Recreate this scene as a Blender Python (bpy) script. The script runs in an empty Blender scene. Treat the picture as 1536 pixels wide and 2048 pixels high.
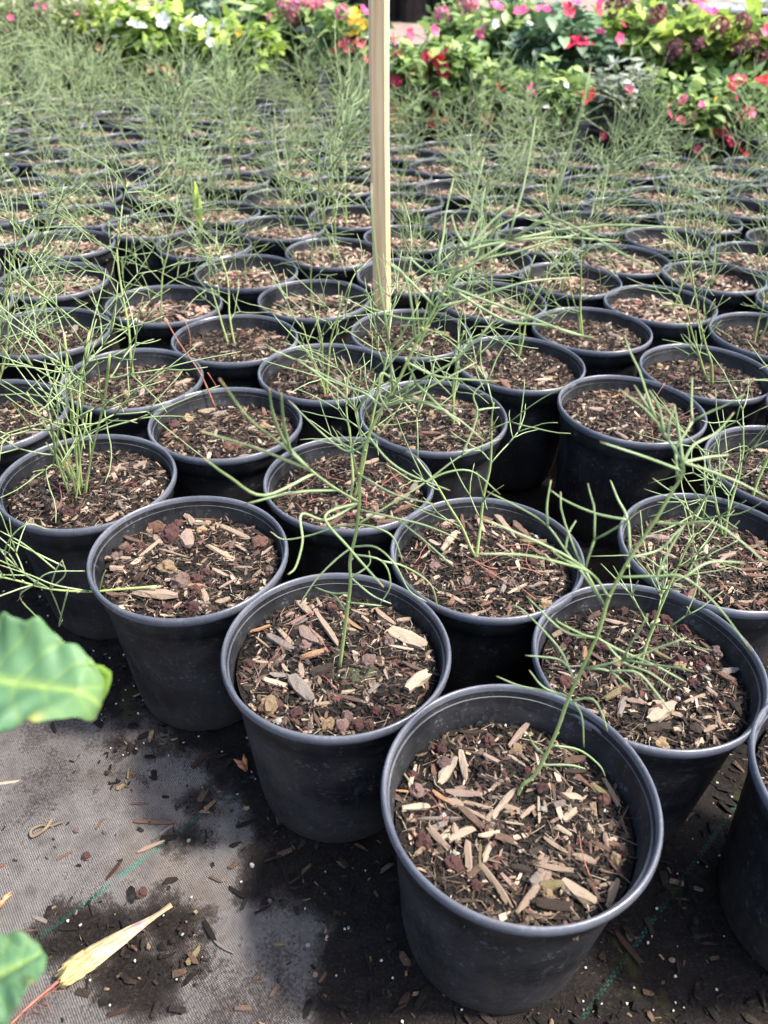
import bpy, math, random
import numpy as np
from mathutils import Vector, Matrix, noise as mnoise

random.seed(11)
rng = np.random.default_rng(11)
sc = bpy.context.scene
col = sc.collection

# ------------------------------------------------------------------ camera
F_PX, PITCH, ROLL = 1514.7, math.radians(35.89), math.radians(1.532)
POT_H = 0.225
CAM = Vector((0.0, 0.0, POT_H + 0.5678))
FWD = Vector((0, math.cos(PITCH), -math.sin(PITCH)))
UPV = Vector((0, math.sin(PITCH), math.cos(PITCH)))
RGT = Vector((math.cos(ROLL), 0, 0)) + math.sin(ROLL) * UPV
UPC = math.cos(ROLL) * UPV - math.sin(ROLL) * Vector((1, 0, 0))
cd = bpy.data.cameras.new("camera")
cam = bpy.data.objects.new("camera", cd)
col.objects.link(cam)
cam.matrix_world = Matrix(((RGT.x, UPC.x, -FWD.x, CAM.x), (RGT.y, UPC.y, -FWD.y, CAM.y),
                           (RGT.z, UPC.z, -FWD.z, CAM.z), (0, 0, 0, 1)))
cd.sensor_fit = 'VERTICAL'
cd.sensor_height = 24.0
cd.lens = F_PX / 2048 * 24.0
cd.clip_start, cd.clip_end = 0.02, 600
cd.dof.use_dof = True
cd.dof.focus_distance = 0.86
cd.dof.aperture_fstop = cd.lens / 4.2
sc.camera = cam

# ------------------------------------------------------------------ sky, sun, exposure
SUN_EL, SUN_AZ = math.radians(58), math.radians(98)      # azimuth from +Y towards +X
w = bpy.data.worlds.new("World")
sc.world = w
w.use_nodes = True
wn = w.node_tree.nodes
sky = wn.new('ShaderNodeTexSky')
sky.sky_type = 'NISHITA'
sky.sun_disc = False
sky.sun_elevation = SUN_EL
sky.sun_rotation = SUN_AZ
sky.dust_density = 3.0
sky.air_density = 1.0
wn['Background'].inputs[1].default_value = 0.14
w.node_tree.links.new(sky.outputs[0], wn['Background'].inputs[0])
sl = bpy.data.lights.new("sun", 'SUN')
sl.energy = 2.9
sl.angle = math.radians(5)
sl.color = (1.0, 0.95, 0.87)
so = bpy.data.objects.new("sun", sl)
col.objects.link(so)
sd = Vector((math.sin(SUN_AZ) * math.cos(SUN_EL), math.cos(SUN_AZ) * math.cos(SUN_EL), math.sin(SUN_EL)))
so.rotation_euler = sd.to_track_quat('Z', 'Y').to_euler()
so.location = (2, 4, 6)
sc.view_settings.view_transform = 'Standard'
sc.view_settings.look = 'None'
sc.view_settings.exposure = 1.85
sc.view_settings.gamma = 1.0
sc.cycles.use_denoising = True
sc.cycles.max_bounces = 4
sc.cycles.diffuse_bounces = 3
sc.cycles.glossy_bounces = 2
sc.cycles.transmission_bounces = 2
sc.cycles.use_adaptive_sampling = True
sc.cycles.adaptive_threshold = 0.025

# ------------------------------------------------------------------ placing helpers
def ray(px, py):
    """direction of the view ray through a pixel of the 1536 x 2048 photograph"""
    return RGT * ((px - 768) / F_PX) + FWD - UPC * ((py - 1024) / F_PX)

def at_y(px, py, Y):
    d = ray(px, py)
    return CAM + d * (Y / d.y)

def at_z(px, py, z):
    d = ray(px, py)
    return CAM + d * ((z - CAM.z) / d.z)

def at_d(px, py, dist):
    return CAM + ray(px, py).normalized() * dist

def to_px(p):
    v = Vector(p) - CAM
    d = v.dot(FWD)
    return 768 + F_PX * v.dot(RGT) / d, 1024 - F_PX * v.dot(UPC) / d

# ------------------------------------------------------------------ object helpers
def link(o, parent=None):
    col.objects.link(o)
    if parent is not None:
        o.parent = parent
    return o

def tag(o, label, cat, group=None):
    o["label"] = label
    o["category"] = cat
    if group:
        o["group"] = group
    return o

def empty(name, loc=(0, 0, 0), rot=(0, 0, 0)):
    o = bpy.data.objects.new(name, None)
    o.empty_display_size = 0.02
    o.location = loc
    o.rotation_euler = rot
    return link(o)

def mobj(name, me, parent=None, loc=None, rot=None, scale=None, kind=None):
    o = bpy.data.objects.new(name, me)
    if loc is not None:
        o.location = loc
    if rot is not None:
        o.rotation_euler = rot
    if scale is not None:
        o.scale = scale if hasattr(scale, '__len__') else (scale,) * 3
    if kind:
        o["kind"] = kind
    return link(o, parent)

class MB:
    """collects vertices, faces, one float and one colour per vertex"""
    def __init__(self):
        self.v, self.f, self.t, self.c = [], [], [], []

    def add(self, verts, faces, t=0.0, c=None):
        n = len(self.v)
        self.v.extend([tuple(p) for p in verts])
        self.f.extend([tuple(i + n for i in q) for q in faces])
        self.t.extend(list(t) if hasattr(t, '__len__') else [t] * len(verts))
        cc = c if c is not None else (1, 1, 1)
        self.c.extend([cc] * len(verts))

    def tube(self, pts, rad, sides=5, t=None, c=None, cap=True):
        pts = [Vector(p) for p in pts]
        n = len(pts)
        rad = list(rad) if hasattr(rad, '__len__') else [rad] * n
        vs, fs, ts = [], [], []
        ref = Vector((0.31, 0.2, 0.93))
        for i, p in enumerate(pts):
            d = (pts[min(i + 1, n - 1)] - pts[max(i - 1, 0)])
            if d.length < 1e-9:
                d = Vector((0, 0, 1))
            d.normalize()
            a = d.cross(ref)
            if a.length < 0.05:
                a = d.cross(Vector((1, 0, 0)))
            a.normalize()
            b = d.cross(a)
            for k in range(sides):
                q = 2 * math.pi * k / sides
                vs.append(p + (a * math.cos(q) + b * math.sin(q)) * rad[i])
                ts.append(t[i] if t is not None else i / max(1, n - 1))
        for i in range(n - 1):
            for k in range(sides):
                k2 = (k + 1) % sides
                fs.append((i * sides + k, i * sides + k2, (i + 1) * sides + k2, (i + 1) * sides + k))
        if cap:
            fs.append(tuple(range(sides))[::-1])
            fs.append(tuple((n - 1) * sides + k for k in range(sides)))
        self.add(vs, fs, ts, c)

    def mesh(self, name, mat, smooth=True, colour=False):
        me = bpy.data.meshes.new(name)
        me.from_pydata(self.v, [], self.f)
        at = me.attributes.new("along", 'FLOAT', 'POINT')
        at.data.foreach_set("value", np.array(self.t, dtype=np.float32))
        if colour:
            ca = me.attributes.new("tone", 'FLOAT_COLOR', 'POINT')
            arr = np.ones((len(self.c), 4), dtype=np.float32)
            arr[:, :3] = np.array(self.c)
            ca.data.foreach_set("color", arr.ravel())
        if smooth:
            me.polygons.foreach_set("use_smooth", [True] * len(me.polygons))
        for m in (mat if isinstance(mat, (list, tuple)) else [mat]):
            me.materials.append(m)
        me.update()
        return me

def spline(pts, sub=4):
    """Catmull-Rom through the points"""
    pts = [Vector(p) for p in pts]
    if len(pts) < 3:
        return [pts[0].lerp(pts[-1], i / 4) for i in range(5)]
    P = [pts[0] * 2 - pts[1]] + pts + [pts[-1] * 2 - pts[-2]]
    out = []
    for i in range(1, len(P) - 2):
        a, b, c, d = P[i - 1], P[i], P[i + 1], P[i + 2]
        for k in range(sub):
            u = k / sub
            out.append(0.5 * ((2 * b) + (c - a) * u + (2 * a - 5 * b + 4 * c - d) * u * u + (3 * b - a - 3 * c + d) * u ** 3))
    out.append(pts[-1])
    return out

# ------------------------------------------------------------------ materials
def new_mat(name):
    m = bpy.data.materials.new(name)
    m.use_nodes = True
    nt = m.node_tree
    return m, nt, nt.nodes['Principled BSDF']

def N(nt, typ, **kw):
    n = nt.nodes.new(typ)
    for k, v in kw.items():
        if k.startswith('i_'):
            n.inputs[k[2:].replace('_', ' ')].default_value = v
        else:
            setattr(n, k, v)
    return n

def noise_tex(nt, scale, detail=3, rough=0.55, vec=None, dist=0.0):
    n = N(nt, 'ShaderNodeTexNoise')
    n.inputs['Scale'].default_value = scale
    n.inputs['Detail'].default_value = detail
    n.inputs['Roughness'].default_value = rough
    n.inputs['Distortion'].default_value = dist
    if vec is not None:
        nt.links.new(vec, n.inputs['Vector'])
    return n

def ramp(nt, fac, stops):
    r = N(nt, 'ShaderNodeValToRGB')
    e = r.color_ramp.elements
    e[0].position, e[0].color = stops[0][0], (*stops[0][1], 1)
    e[1].position, e[1].color = stops[-1][0], (*stops[-1][1], 1)
    for p, c in stops[1:-1]:
        x = e.new(p)
        x.color = (*c, 1)
    nt.links.new(fac, r.inputs[0])
    return r.outputs[0]

def g(v):
    return (v, v, v)

def mixc(nt, fac, a, b, mode='MIX'):
    m = N(nt, 'ShaderNodeMix', data_type='RGBA', blend_type=mode)
    for s, v in ((m.inputs[0], fac), (m.inputs[6], a), (m.inputs[7], b)):
        if isinstance(v, (int, float)):
            s.default_value = v
        elif isinstance(v, tuple):
            s.default_value = (*v, 1)
        else:
            nt.links.new(v, s)
    return m.outputs[2]

def mathn(nt, op, a, b=None):
    m = N(nt, 'ShaderNodeMath', operation=op)
    for s, v in ((m.inputs[0], a), (m.inputs[1], b)):
        if v is None:
            continue
        if isinstance(v, (int, float)):
            s.default_value = v
        else:
            nt.links.new(v, s)
    return m.outputs[0]

def bump(nt, bs, height, strength=0.3, dist=0.002):
    b = N(nt, 'ShaderNodeBump')
    b.inputs['Strength'].default_value = strength
    b.inputs['Distance'].default_value = dist
    nt.links.new(height, b.inputs['Height'])
    nt.links.new(b.outputs[0], bs.inputs['Normal'])

def obj_coord(nt):
    return N(nt, 'ShaderNodeTexCoord').outputs['Object']

def obj_rand(nt):
    return N(nt, 'ShaderNodeObjectInfo').outputs['Random']

def add_translucent(nt, bs, colour, fac):
    tr = N(nt, 'ShaderNodeBsdfTranslucent')
    if isinstance(colour, tuple):
        tr.inputs[0].default_value = (*colour, 1)
    else:
        nt.links.new(colour, tr.inputs[0])
    mx = N(nt, 'ShaderNodeMixShader')
    mx.inputs[0].default_value = fac
    nt.links.new(bs.outputs[0], mx.inputs[1])
    nt.links.new(tr.outputs[0], mx.inputs[2])
    nt.links.new(mx.outputs[0], nt.nodes['Material Output'].inputs[0])

def plastic(name, base, dust, rough, dusty):
    m, nt, bs = new_mat(name)
    oc = obj_coord(nt)
    big = noise_tex(nt, 14, 4, 0.6, oc)
    fine = noise_tex(nt, 280, 3, 0.6, oc)
    mp = N(nt, 'ShaderNodeMapping')
    mp.inputs['Scale'].default_value = (40, 40, 400)
    nt.links.new(oc, mp.inputs[0])
    scr = noise_tex(nt, 1.0, 3, 0.6, mp.outputs[0])
    # dried water spots: small pale rings left by spray
    vo = N(nt, 'ShaderNodeTexVoronoi', feature='F1')
    vo.inputs['Scale'].default_value = 150
    vo.inputs['Randomness'].default_value = 1.0
    nt.links.new(oc, vo.inputs['Vector'])
    ringw = ramp(nt, vo.outputs['Distance'], [(0.0, g(0)), (0.20, g(0.15)), (0.27, g(1)), (0.34, g(0.0)), (1.0, g(0))])
    spot_sel = ramp(nt, noise_tex(nt, 60, 2, 0.5, oc).outputs[0], [(0.52, g(0)), (0.62, g(1))])
    spots = mixc(nt, 1.0, ringw, spot_sel, 'MULTIPLY')
    patch = ramp(nt, big.outputs[0], [(0.35, g(0)), (0.72, g(1))])
    speck = ramp(nt, fine.outputs[0], [(0.62, g(0)), (0.75, g(1))])
    f = mathn(nt, 'MULTIPLY', patch, dusty)
    c1 = mixc(nt, f, base, dust)
    c2 = mixc(nt, mathn(nt, 'MULTIPLY', spots, 0.28), c1, (0.25, 0.26, 0.28))
    c3 = mixc(nt, mathn(nt, 'MULTIPLY', speck, 0.2), c2, (0.3, 0.3, 0.3))
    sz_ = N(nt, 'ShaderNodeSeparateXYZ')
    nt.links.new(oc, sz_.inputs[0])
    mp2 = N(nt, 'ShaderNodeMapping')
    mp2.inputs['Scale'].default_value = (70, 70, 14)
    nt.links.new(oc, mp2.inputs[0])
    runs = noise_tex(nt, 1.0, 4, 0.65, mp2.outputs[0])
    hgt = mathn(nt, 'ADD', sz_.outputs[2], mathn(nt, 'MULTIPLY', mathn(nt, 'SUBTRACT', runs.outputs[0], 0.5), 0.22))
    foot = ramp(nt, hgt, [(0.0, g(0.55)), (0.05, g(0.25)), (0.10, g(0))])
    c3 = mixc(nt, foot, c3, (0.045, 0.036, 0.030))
    drip = ramp(nt, runs.outputs[0], [(0.58, g(0)), (0.70, g(0.30))])
    c3 = mixc(nt, drip, c3, (0.055, 0.055, 0.058))
    nt.links.new(c3, bs.inputs['Base Color'])
    nt.links.new(ramp(nt, scr.outputs[0], [(0.3, g(rough - 0.08)), (0.7, g(rough + 0.14))]), bs.inputs['Roughness'])
    bs.inputs['Specular IOR Level'].default_value = 0.5 if rough < 0.35 else 0.26
    mixh = mixc(nt, 0.5, fine.outputs[0], scr.outputs[0])
    bump(nt, bs, mixh, 0.25, 0.0008)
    return m

M = {}
M['pot'] = plastic("black_pot_plastic", (0.0055, 0.0059, 0.0075), (0.05, 0.048, 0.048), 0.43, 0.65)
M['rim'] = plastic("sky_lit_scuffed_rim", (0.055, 0.059, 0.074), (0.15, 0.153, 0.172), 0.27, 0.55)  # scuffed lip, with bright sky sheen painted into its base and dust colours

def soil_mat():
    m, nt, bs = new_mat("potting_soil")
    oc = obj_coord(nt)
    n1 = noise_tex(nt, 60, 5, 0.7, oc)
    n2 = noise_tex(nt, 420, 4, 0.7, oc)
    c = ramp(nt, n2.outputs[0], [(0.3, (0.004, 0.0034, 0.003)), (0.55, (0.014, 0.011, 0.009)), (0.75, (0.05, 0.038, 0.028))])
    c = mixc(nt, ramp(nt, n1.outputs[0], [(0.5, g(0)), (0.75, g(0.55))]), c, (0.03, 0.023, 0.018))
    nt.links.new(c, bs.inputs['Base Color'])
    bs.inputs['Roughness'].default_value = 0.85
    bs.inputs['Specular IOR Level'].default_value = 0.2
    bump(nt, bs, n2.outputs[0], 0.9, 0.004)
    return m
M['soil'] = soil_mat()

def wood_mat(name, source, grain_scale=(60, 900, 900)):
    m, nt, bs = new_mat(name)
    oc = obj_coord(nt)
    if source == 'object':
        base = N(nt, 'ShaderNodeObjectInfo').outputs['Color']
    else:
        base = N(nt, 'ShaderNodeAttribute', attribute_name="tone").outputs['Color']
    mp = N(nt, 'ShaderNodeMapping')
    mp.inputs['Scale'].default_value = grain_scale if source == 'object' else (400, 400, 400)
    nt.links.new(oc, mp.inputs[0])
    gr = noise_tex(nt, 1.0, 4, 0.65, mp.outputs[0])
    big = noise_tex(nt, 120, 3, 0.6, oc)
    dark = ramp(nt, gr.outputs[0], [(0.28, g(0.3)), (0.45, g(0.8)), (0.6, g(1.05)), (0.72, g(1.25))])
    c = mixc(nt, 1.0, base, dark, 'MULTIPLY')
    c = mixc(nt, ramp(nt, big.outputs[0], [(0.55, g(0)), (0.75, g(0.6))]), c, (0.035, 0.024, 0.018))
    nt.links.new(c, bs.inputs['Base Color'])
    bs.inputs['Roughness'].default_value = 0.8
    bs.inputs['Specular IOR Level'].default_value = 0.15
    bump(nt, bs, gr.outputs[0], 0.8, 0.0014)
    return m
M['chip'] = wood_mat("splintered_wood", 'object')
M['mulch'] = wood_mat("fine_bark_mulch", 'attr')

def rock_mat(name, source='object'):
    m, nt, bs = new_mat(name)
    oc = obj_coord(nt)
    base = N(nt, 'ShaderNodeObjectInfo').outputs['Color']
    n = noise_tex(nt, 500, 4, 0.7, oc)
    vo = N(nt, 'ShaderNodeTexVoronoi')
    vo.inputs['Scale'].default_value = 420
    nt.links.new(oc, vo.inputs['Vector'])
    c = mixc(nt, 1.0, base, ramp(nt, n.outputs[0], [(0.3, g(0.4)), (0.7, g(1.3))]), 'MULTIPLY')
    nt.links.new(c, bs.inputs['Base Color'])
    bs.inputs['Roughness'].default_value = 0.9
    bump(nt, bs, vo.outputs['Distance'], 0.8, 0.002)
    return m
M['rock'] = rock_mat("porous_stone")

def needle_mat(name, a, b, tip, transl):
    m, nt, bs = new_mat(name)
    al = N(nt, 'ShaderNodeAttribute', attribute_name="along").outputs['Fac']
    oc = obj_coord(nt)
    nz = noise_tex(nt, 25, 2, 0.5, oc)
    c = mixc(nt, ramp(nt, nz.outputs[0], [(0.35, g(0)), (0.65, g(1))]), a, b)
    c = mixc(nt, mathn(nt, 'MULTIPLY', obj_rand(nt), 0.5), c, (0.31, 0.38, 0.165))
    c = mixc(nt, ramp(nt, al, [(0.0, g(0)), (0.93, g(0)), (1.0, g(0.8)), (1.05, g(1))]), c, tip)
    nt.links.new(c, bs.inputs['Base Color'])
    bs.inputs['Roughness'].default_value = 0.36
    bs.inputs['Specular IOR Level'].default_value = 0.5
    add_translucent(nt, bs, c, transl)
    return m
M['needle'] = needle_mat("green_needle_leaf", (0.235, 0.335, 0.145), (0.385, 0.475, 0.255), (0.28, 0.18, 0.09), 0.35)
M['stem'] = needle_mat("green_seedling_stem", (0.26, 0.34, 0.10), (0.33, 0.39, 0.15), (0.28, 0.3, 0.1), 0.1)

def plain(name, base, rough=0.6, var=0.25, scale=40, transl=0.0, bumpy=0.0, objvar=0.0):
    m, nt, bs = new_mat(name)
    oc = obj_coord(nt)
    n = noise_tex(nt, scale, 4, 0.6, oc)
    lo = tuple(x * (1 - var) for x in base)
    hi = tuple(min(1, x * (1 + var)) for x in base)
    c = ramp(nt, n.outputs[0], [(0.3, lo), (0.7, hi)])
    if objvar:
        hsv = N(nt, 'ShaderNodeHueSaturation')
        r = obj_rand(nt)
        nt.links.new(mathn(nt, 'ADD', mathn(nt, 'MULTIPLY', r, objvar * 0.1), 0.5 - objvar * 0.05), hsv.inputs['Hue'])
        nt.links.new(mathn(nt, 'ADD', mathn(nt, 'MULTIPLY', r, objvar), 1 - objvar / 2), hsv.inputs['Value'])
        nt.links.new(c, hsv.inputs['Color'])
        c = hsv.outputs[0]
    nt.links.new(c, bs.inputs['Base Color'])
    bs.inputs['Roughness'].default_value = rough
    if bumpy:
        bump(nt, bs, n.outputs[0], bumpy, 0.003)
    if transl:
        add_translucent(nt, bs, c, transl)
    return m
M['dead'] = plain("reddish_dry_leaf", (0.24, 0.09, 0.06), 0.7, 0.35, 90)
M['moss'] = plain("dark_moss", (0.028, 0.032, 0.011), 0.9, 0.6, 300, bumpy=0.8)

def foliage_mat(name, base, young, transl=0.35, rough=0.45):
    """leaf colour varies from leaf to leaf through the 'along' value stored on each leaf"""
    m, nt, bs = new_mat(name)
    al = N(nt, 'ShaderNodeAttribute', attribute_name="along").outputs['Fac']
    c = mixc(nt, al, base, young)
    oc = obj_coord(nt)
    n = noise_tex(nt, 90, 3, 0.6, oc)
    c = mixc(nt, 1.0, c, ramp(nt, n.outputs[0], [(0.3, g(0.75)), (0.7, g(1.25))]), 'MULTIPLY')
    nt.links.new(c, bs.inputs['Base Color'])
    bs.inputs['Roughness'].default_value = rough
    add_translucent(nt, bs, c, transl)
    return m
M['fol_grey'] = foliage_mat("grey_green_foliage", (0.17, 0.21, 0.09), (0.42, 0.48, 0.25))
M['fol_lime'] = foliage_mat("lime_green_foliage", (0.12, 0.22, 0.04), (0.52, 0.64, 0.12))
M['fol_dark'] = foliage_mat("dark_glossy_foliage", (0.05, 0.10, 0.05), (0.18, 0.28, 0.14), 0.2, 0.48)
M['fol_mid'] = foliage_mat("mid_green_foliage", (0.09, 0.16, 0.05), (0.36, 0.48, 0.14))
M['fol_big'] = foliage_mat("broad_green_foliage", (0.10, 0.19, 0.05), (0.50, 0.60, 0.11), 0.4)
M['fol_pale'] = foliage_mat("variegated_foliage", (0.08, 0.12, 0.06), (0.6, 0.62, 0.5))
M['fl_pink'] = plain("pink_petals", (0.75, 0.08, 0.24), 0.5, 0.2, 80, 0.4, objvar=0.35)
M['fl_red'] = plain("red_petals", (0.72, 0.035, 0.09), 0.5, 0.2, 80, 0.4, objvar=0.3)
M['fl_white'] = plain("white_petals", (0.82, 0.82, 0.74), 0.5, 0.06, 80, 0.35)
M['fl_yellow'] = plain("yellow_petals", (0.80, 0.55, 0.05), 0.5, 0.15, 80, 0.4)
M['fl_dusty'] = plain("dusty_pink_petals", (0.66, 0.24, 0.32), 0.6, 0.25, 80, 0.35, objvar=0.3)
M['fl_maroon'] = plain("maroon_flower_head", (0.26, 0.09, 0.10), 0.7, 0.4, 80, 0.3, objvar=0.3)
M['fl_orange'] = plain("peach_dry_petals", (0.55, 0.25, 0.12), 0.6, 0.3, 80, 0.3)
M['bark'] = plain("brown_stem", (0.12, 0.085, 0.05), 0.8, 0.4, 60)
M['stone_bg'] = plain("grey_metal_edge", (0.3, 0.3, 0.32), 0.5)

def stake_mat():
    m, nt, bs = new_mat("pale_timber")
    oc = obj_coord(nt)
    mp = N(nt, 'ShaderNodeMapping')
    mp.inputs['Scale'].default_value = (120, 120, 2.5)
    nt.links.new(oc, mp.inputs[0])
    gr = noise_tex(nt, 1.0, 5, 0.6, mp.outputs[0], 0.4)
    c = ramp(nt, gr.outputs[0], [(0.28, (0.34, 0.205, 0.09)), (0.45, (0.54, 0.365, 0.19)), (0.58, (0.62, 0.455, 0.265)), (0.75, (0.68, 0.52, 0.32))])
    sp = noise_tex(nt, 9, 3, 0.6, oc)
    c = mixc(nt, ramp(nt, sp.outputs[0], [(0.68, g(0)), (0.76, g(0.5))]), c, (0.16, 0.12, 0.08))
    # damp dirty foot of the stake
    sx = N(nt, 'ShaderNodeSeparateXYZ')
    nt.links.new(oc, sx.inputs[0])
    c = mixc(nt, ramp(nt, mathn(nt, 'ADD', sx.outputs[2], mathn(nt, 'MULTIPLY', sp.outputs[0], 0.08)), [(0.10, g(0.55)), (0.26, g(0))]), c, (0.13, 0.10, 0.075))
    nt.links.new(c, bs.inputs['Base Color'])
    bs.inputs['Roughness'].default_value = 0.7
    bump(nt, bs, gr.outputs[0], 0.35, 0.001)
    return m
M['stake'] = stake_mat()
POTS = [
    (0.120, 0.384, 0, 0), (-0.046, 0.548, 1, 0), (-0.231, 0.694, 2, 0), (-0.402, 0.848, 3, 0), (-0.607, 1.011, 4, 0), (-0.782, 1.157, 5, 0),
    (0.449, 0.401, -1, 1), (0.275, 0.547, 0, 1), (0.124, 0.714, 1, 1), (-0.049, 0.861, 2, 1), (-0.247, 1.014, 3, 1), (-0.429, 1.154, 4, 1),
    (-0.637, 1.333, 5, 1), (-0.879, 1.454, 6, 1), (-0.987, 1.658, 7, 1), (-1.178, 1.781, 8, 1), (0.404, 0.728, 0, 2), (0.072, 1.052, 2, 2),
    (-0.106, 1.192, 3, 2), (-0.286, 1.330, 4, 2), (-0.461, 1.491, 5, 2), (-0.732, 1.623, 6, 2), (-0.799, 1.874, 7, 2), (-1.010, 1.925, 8, 2),
    (-1.051, 2.137, 9, 2), (-1.268, 2.250, 10, 2), (0.578, 0.926, 0, 3), (0.391, 1.090, 1, 3), (0.232, 1.254, 2, 3), (0.043, 1.381, 3, 3),
    (-0.154, 1.537, 4, 3), (-0.323, 1.707, 5, 3), (-0.464, 1.902, 6, 3), (-0.636, 2.033, 7, 3), (-0.828, 2.132, 8, 3), (-0.911, 2.333, 9, 3),
    (-1.114, 2.416, 10, 3), (-1.338, 2.618, 11, 3), (-1.556, 2.747, 12, 3), (0.734, 1.092, 0, 4), (0.564, 1.243, 1, 4), (0.401, 1.421, 2, 4),
    (0.211, 1.559, 3, 4), (0.040, 1.709, 4, 4), (-0.140, 1.858, 5, 4), (-0.293, 2.053, 6, 4), (-0.486, 2.204, 7, 4), (-0.684, 2.379, 8, 4),
    (-0.888, 2.554, 9, 4), (-1.070, 2.678, 10, 4), (-1.236, 2.825, 11, 4), (-1.431, 2.936, 12, 4), (-1.603, 3.082, 13, 4), (-1.754, 3.252, 14, 4),
    (0.746, 1.414, 1, 5), (0.575, 1.565, 2, 5), (0.405, 1.713, 3, 5), (0.224, 1.848, 4, 5), (0.045, 1.988, 5, 5), (-0.110, 2.183, 6, 5),
    (-0.327, 2.373, 7, 5), (-0.504, 2.562, 8, 5), (-0.699, 2.676, 9, 5), (-0.858, 2.836, 10, 5), (-1.049, 2.955, 11, 5), (-1.246, 3.064, 12, 5),
    (-1.414, 3.218, 13, 5), (-1.569, 3.395, 14, 5), (-1.716, 3.569, 15, 5), (-1.888, 3.725, 16, 5), (-2.066, 3.881, 17, 5), (0.910, 1.593, 1, 6),
    (0.751, 1.756, 2, 6), (0.562, 1.878, 3, 6), (0.386, 2.016, 4, 6), (0.204, 2.145, 5, 6), (0.038, 2.368, 6, 6), (-0.158, 2.537, 7, 6),
    (-0.319, 2.719, 8, 6), (-0.524, 2.817, 9, 6), (-0.628, 3.018, 10, 6), (-0.843, 3.094, 11, 6), (-1.044, 3.217, 12, 6), (-1.218, 3.371, 13, 6),
    (-1.386, 3.568, 14, 6), (-1.561, 3.743, 15, 6), (-1.729, 3.897, 16, 6), (-1.897, 4.070, 17, 6), (-2.086, 4.216, 18, 6), (-2.251, 4.377, 19, 6),
    (1.080, 1.754, 1, 7), (0.915, 1.911, 2, 7), (0.729, 2.042, 3, 7), (0.547, 2.177, 4, 7), (0.353, 2.344, 5, 7), (0.194, 2.533, 6, 7),
    (0.016, 2.691, 7, 7), (-0.148, 2.918, 8, 7), (-0.361, 2.966, 9, 7), (-0.375, 3.183, 10, 7), (-0.607, 3.283, 11, 7), (-0.823, 3.415, 12, 7),
    (-1.036, 3.544, 13, 7), (-1.223, 3.751, 14, 7), (-1.390, 3.907, 15, 7), (-1.558, 4.072, 16, 7), (-1.741, 4.236, 17, 7), (-1.922, 4.374, 18, 7),
    (-2.086, 4.533, 19, 7), (-2.274, 4.685, 20, 7), (-2.441, 4.848, 21, 7), (1.071, 2.076, 2, 8), (0.869, 2.231, 3, 8), (0.679, 2.362, 4, 8),
    (0.506, 2.511, 5, 8), (0.353, 2.715, 6, 8), (0.171, 2.850, 7, 8), (0.044, 3.037, 8, 8), (-0.152, 3.145, 9, 8), (-0.212, 3.360, 10, 8),
    (-0.416, 3.456, 11, 8), (-0.635, 3.555, 12, 8), (-0.843, 3.732, 13, 8), (-1.045, 3.924, 14, 8), (-1.236, 4.091, 15, 8), (-1.414, 4.249, 16, 8),
    (-1.582, 4.410, 17, 8), (-1.755, 4.558, 18, 8), (-1.938, 4.707, 19, 8), (-2.107, 4.870, 20, 8), (1.217, 2.250, 2, 9), (1.041, 2.410, 3, 9),
    (0.851, 2.528, 4, 9), (0.673, 2.663, 5, 9), (0.507, 2.878, 6, 9), (0.323, 3.014, 7, 9), (0.201, 3.199, 8, 9), (0.008, 3.304, 9, 9),
    (-0.047, 3.517, 10, 9), (-0.233, 3.636, 11, 9), (-0.460, 3.698, 12, 9), (-0.692, 3.903, 13, 9), (-0.889, 4.101, 14, 9), (-1.069, 4.254, 15, 9),
    (-1.239, 4.411, 16, 9), (-1.413, 4.566, 17, 9), (-1.593, 4.730, 18, 9), (-1.775, 4.867, 19, 9), (1.367, 2.424, 2, 10), (1.197, 2.575, 3, 10),
    (1.004, 2.696, 4, 10), (0.843, 2.873, 5, 10), (0.688, 3.040, 6, 10), (0.510, 3.190, 7, 10), (0.358, 3.359, 8, 10), (0.178, 3.496, 9, 10),
    (0.083, 3.701, 10, 10), (-0.161, 3.846, 11, 10), (-0.416, 3.916, 12, 10), (-0.563, 4.090, 13, 10), (-0.739, 4.273, 14, 10), (-0.909, 4.429, 15, 10),
    (-1.078, 4.602, 16, 10), (-1.252, 4.749, 17, 10), (-1.444, 4.904, 18, 10), (1.360, 2.733, 3, 11), (1.186, 2.880, 4, 11), (1.016, 3.040, 5, 11),
    (0.837, 3.216, 6, 11), (0.660, 3.362, 7, 11), (0.497, 3.536, 8, 11), (0.310, 3.681, 9, 11), (0.025, 3.971, 11, 11), (-0.230, 4.095, 12, 11),
    (-0.410, 4.258, 13, 11), (-0.581, 4.444, 14, 11), (-0.746, 4.602, 15, 11), (-0.915, 4.761, 16, 11), (-1.094, 4.918, 17, 11), (1.513, 2.910, 3, 12),
    (1.349, 3.068, 4, 12), (1.166, 3.221, 5, 12), (0.990, 3.384, 6, 12), (0.820, 3.536, 7, 12), (0.654, 3.701, 8, 12), (0.129, 4.173, 11, 12),
    (-0.071, 4.282, 12, 12), (-0.241, 4.453, 13, 12), (-0.419, 4.612, 14, 12), (-0.589, 4.766, 15, 12), (-0.766, 4.936, 16, 12), (1.501, 3.246, 4, 13),
    (1.331, 3.397, 5, 13), (1.160, 3.549, 6, 13), (0.985, 3.711, 7, 13), (-0.258, 4.795, 14, 13), (-0.424, 4.956, 15, 13), (1.658, 3.411, 4, 14),
    (1.497, 3.572, 5, 14), (1.318, 3.727, 6, 14), (1.839, 3.583, 4, 15), (1.662, 3.744, 5, 15),
]
# ------------------------------------------------------------------ ground
def fbm(x, y, s, o=4, seed=0.0):
    return mnoise.fractal(Vector((x * s, y * s, seed)), 1.0, 2.0, o)

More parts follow.
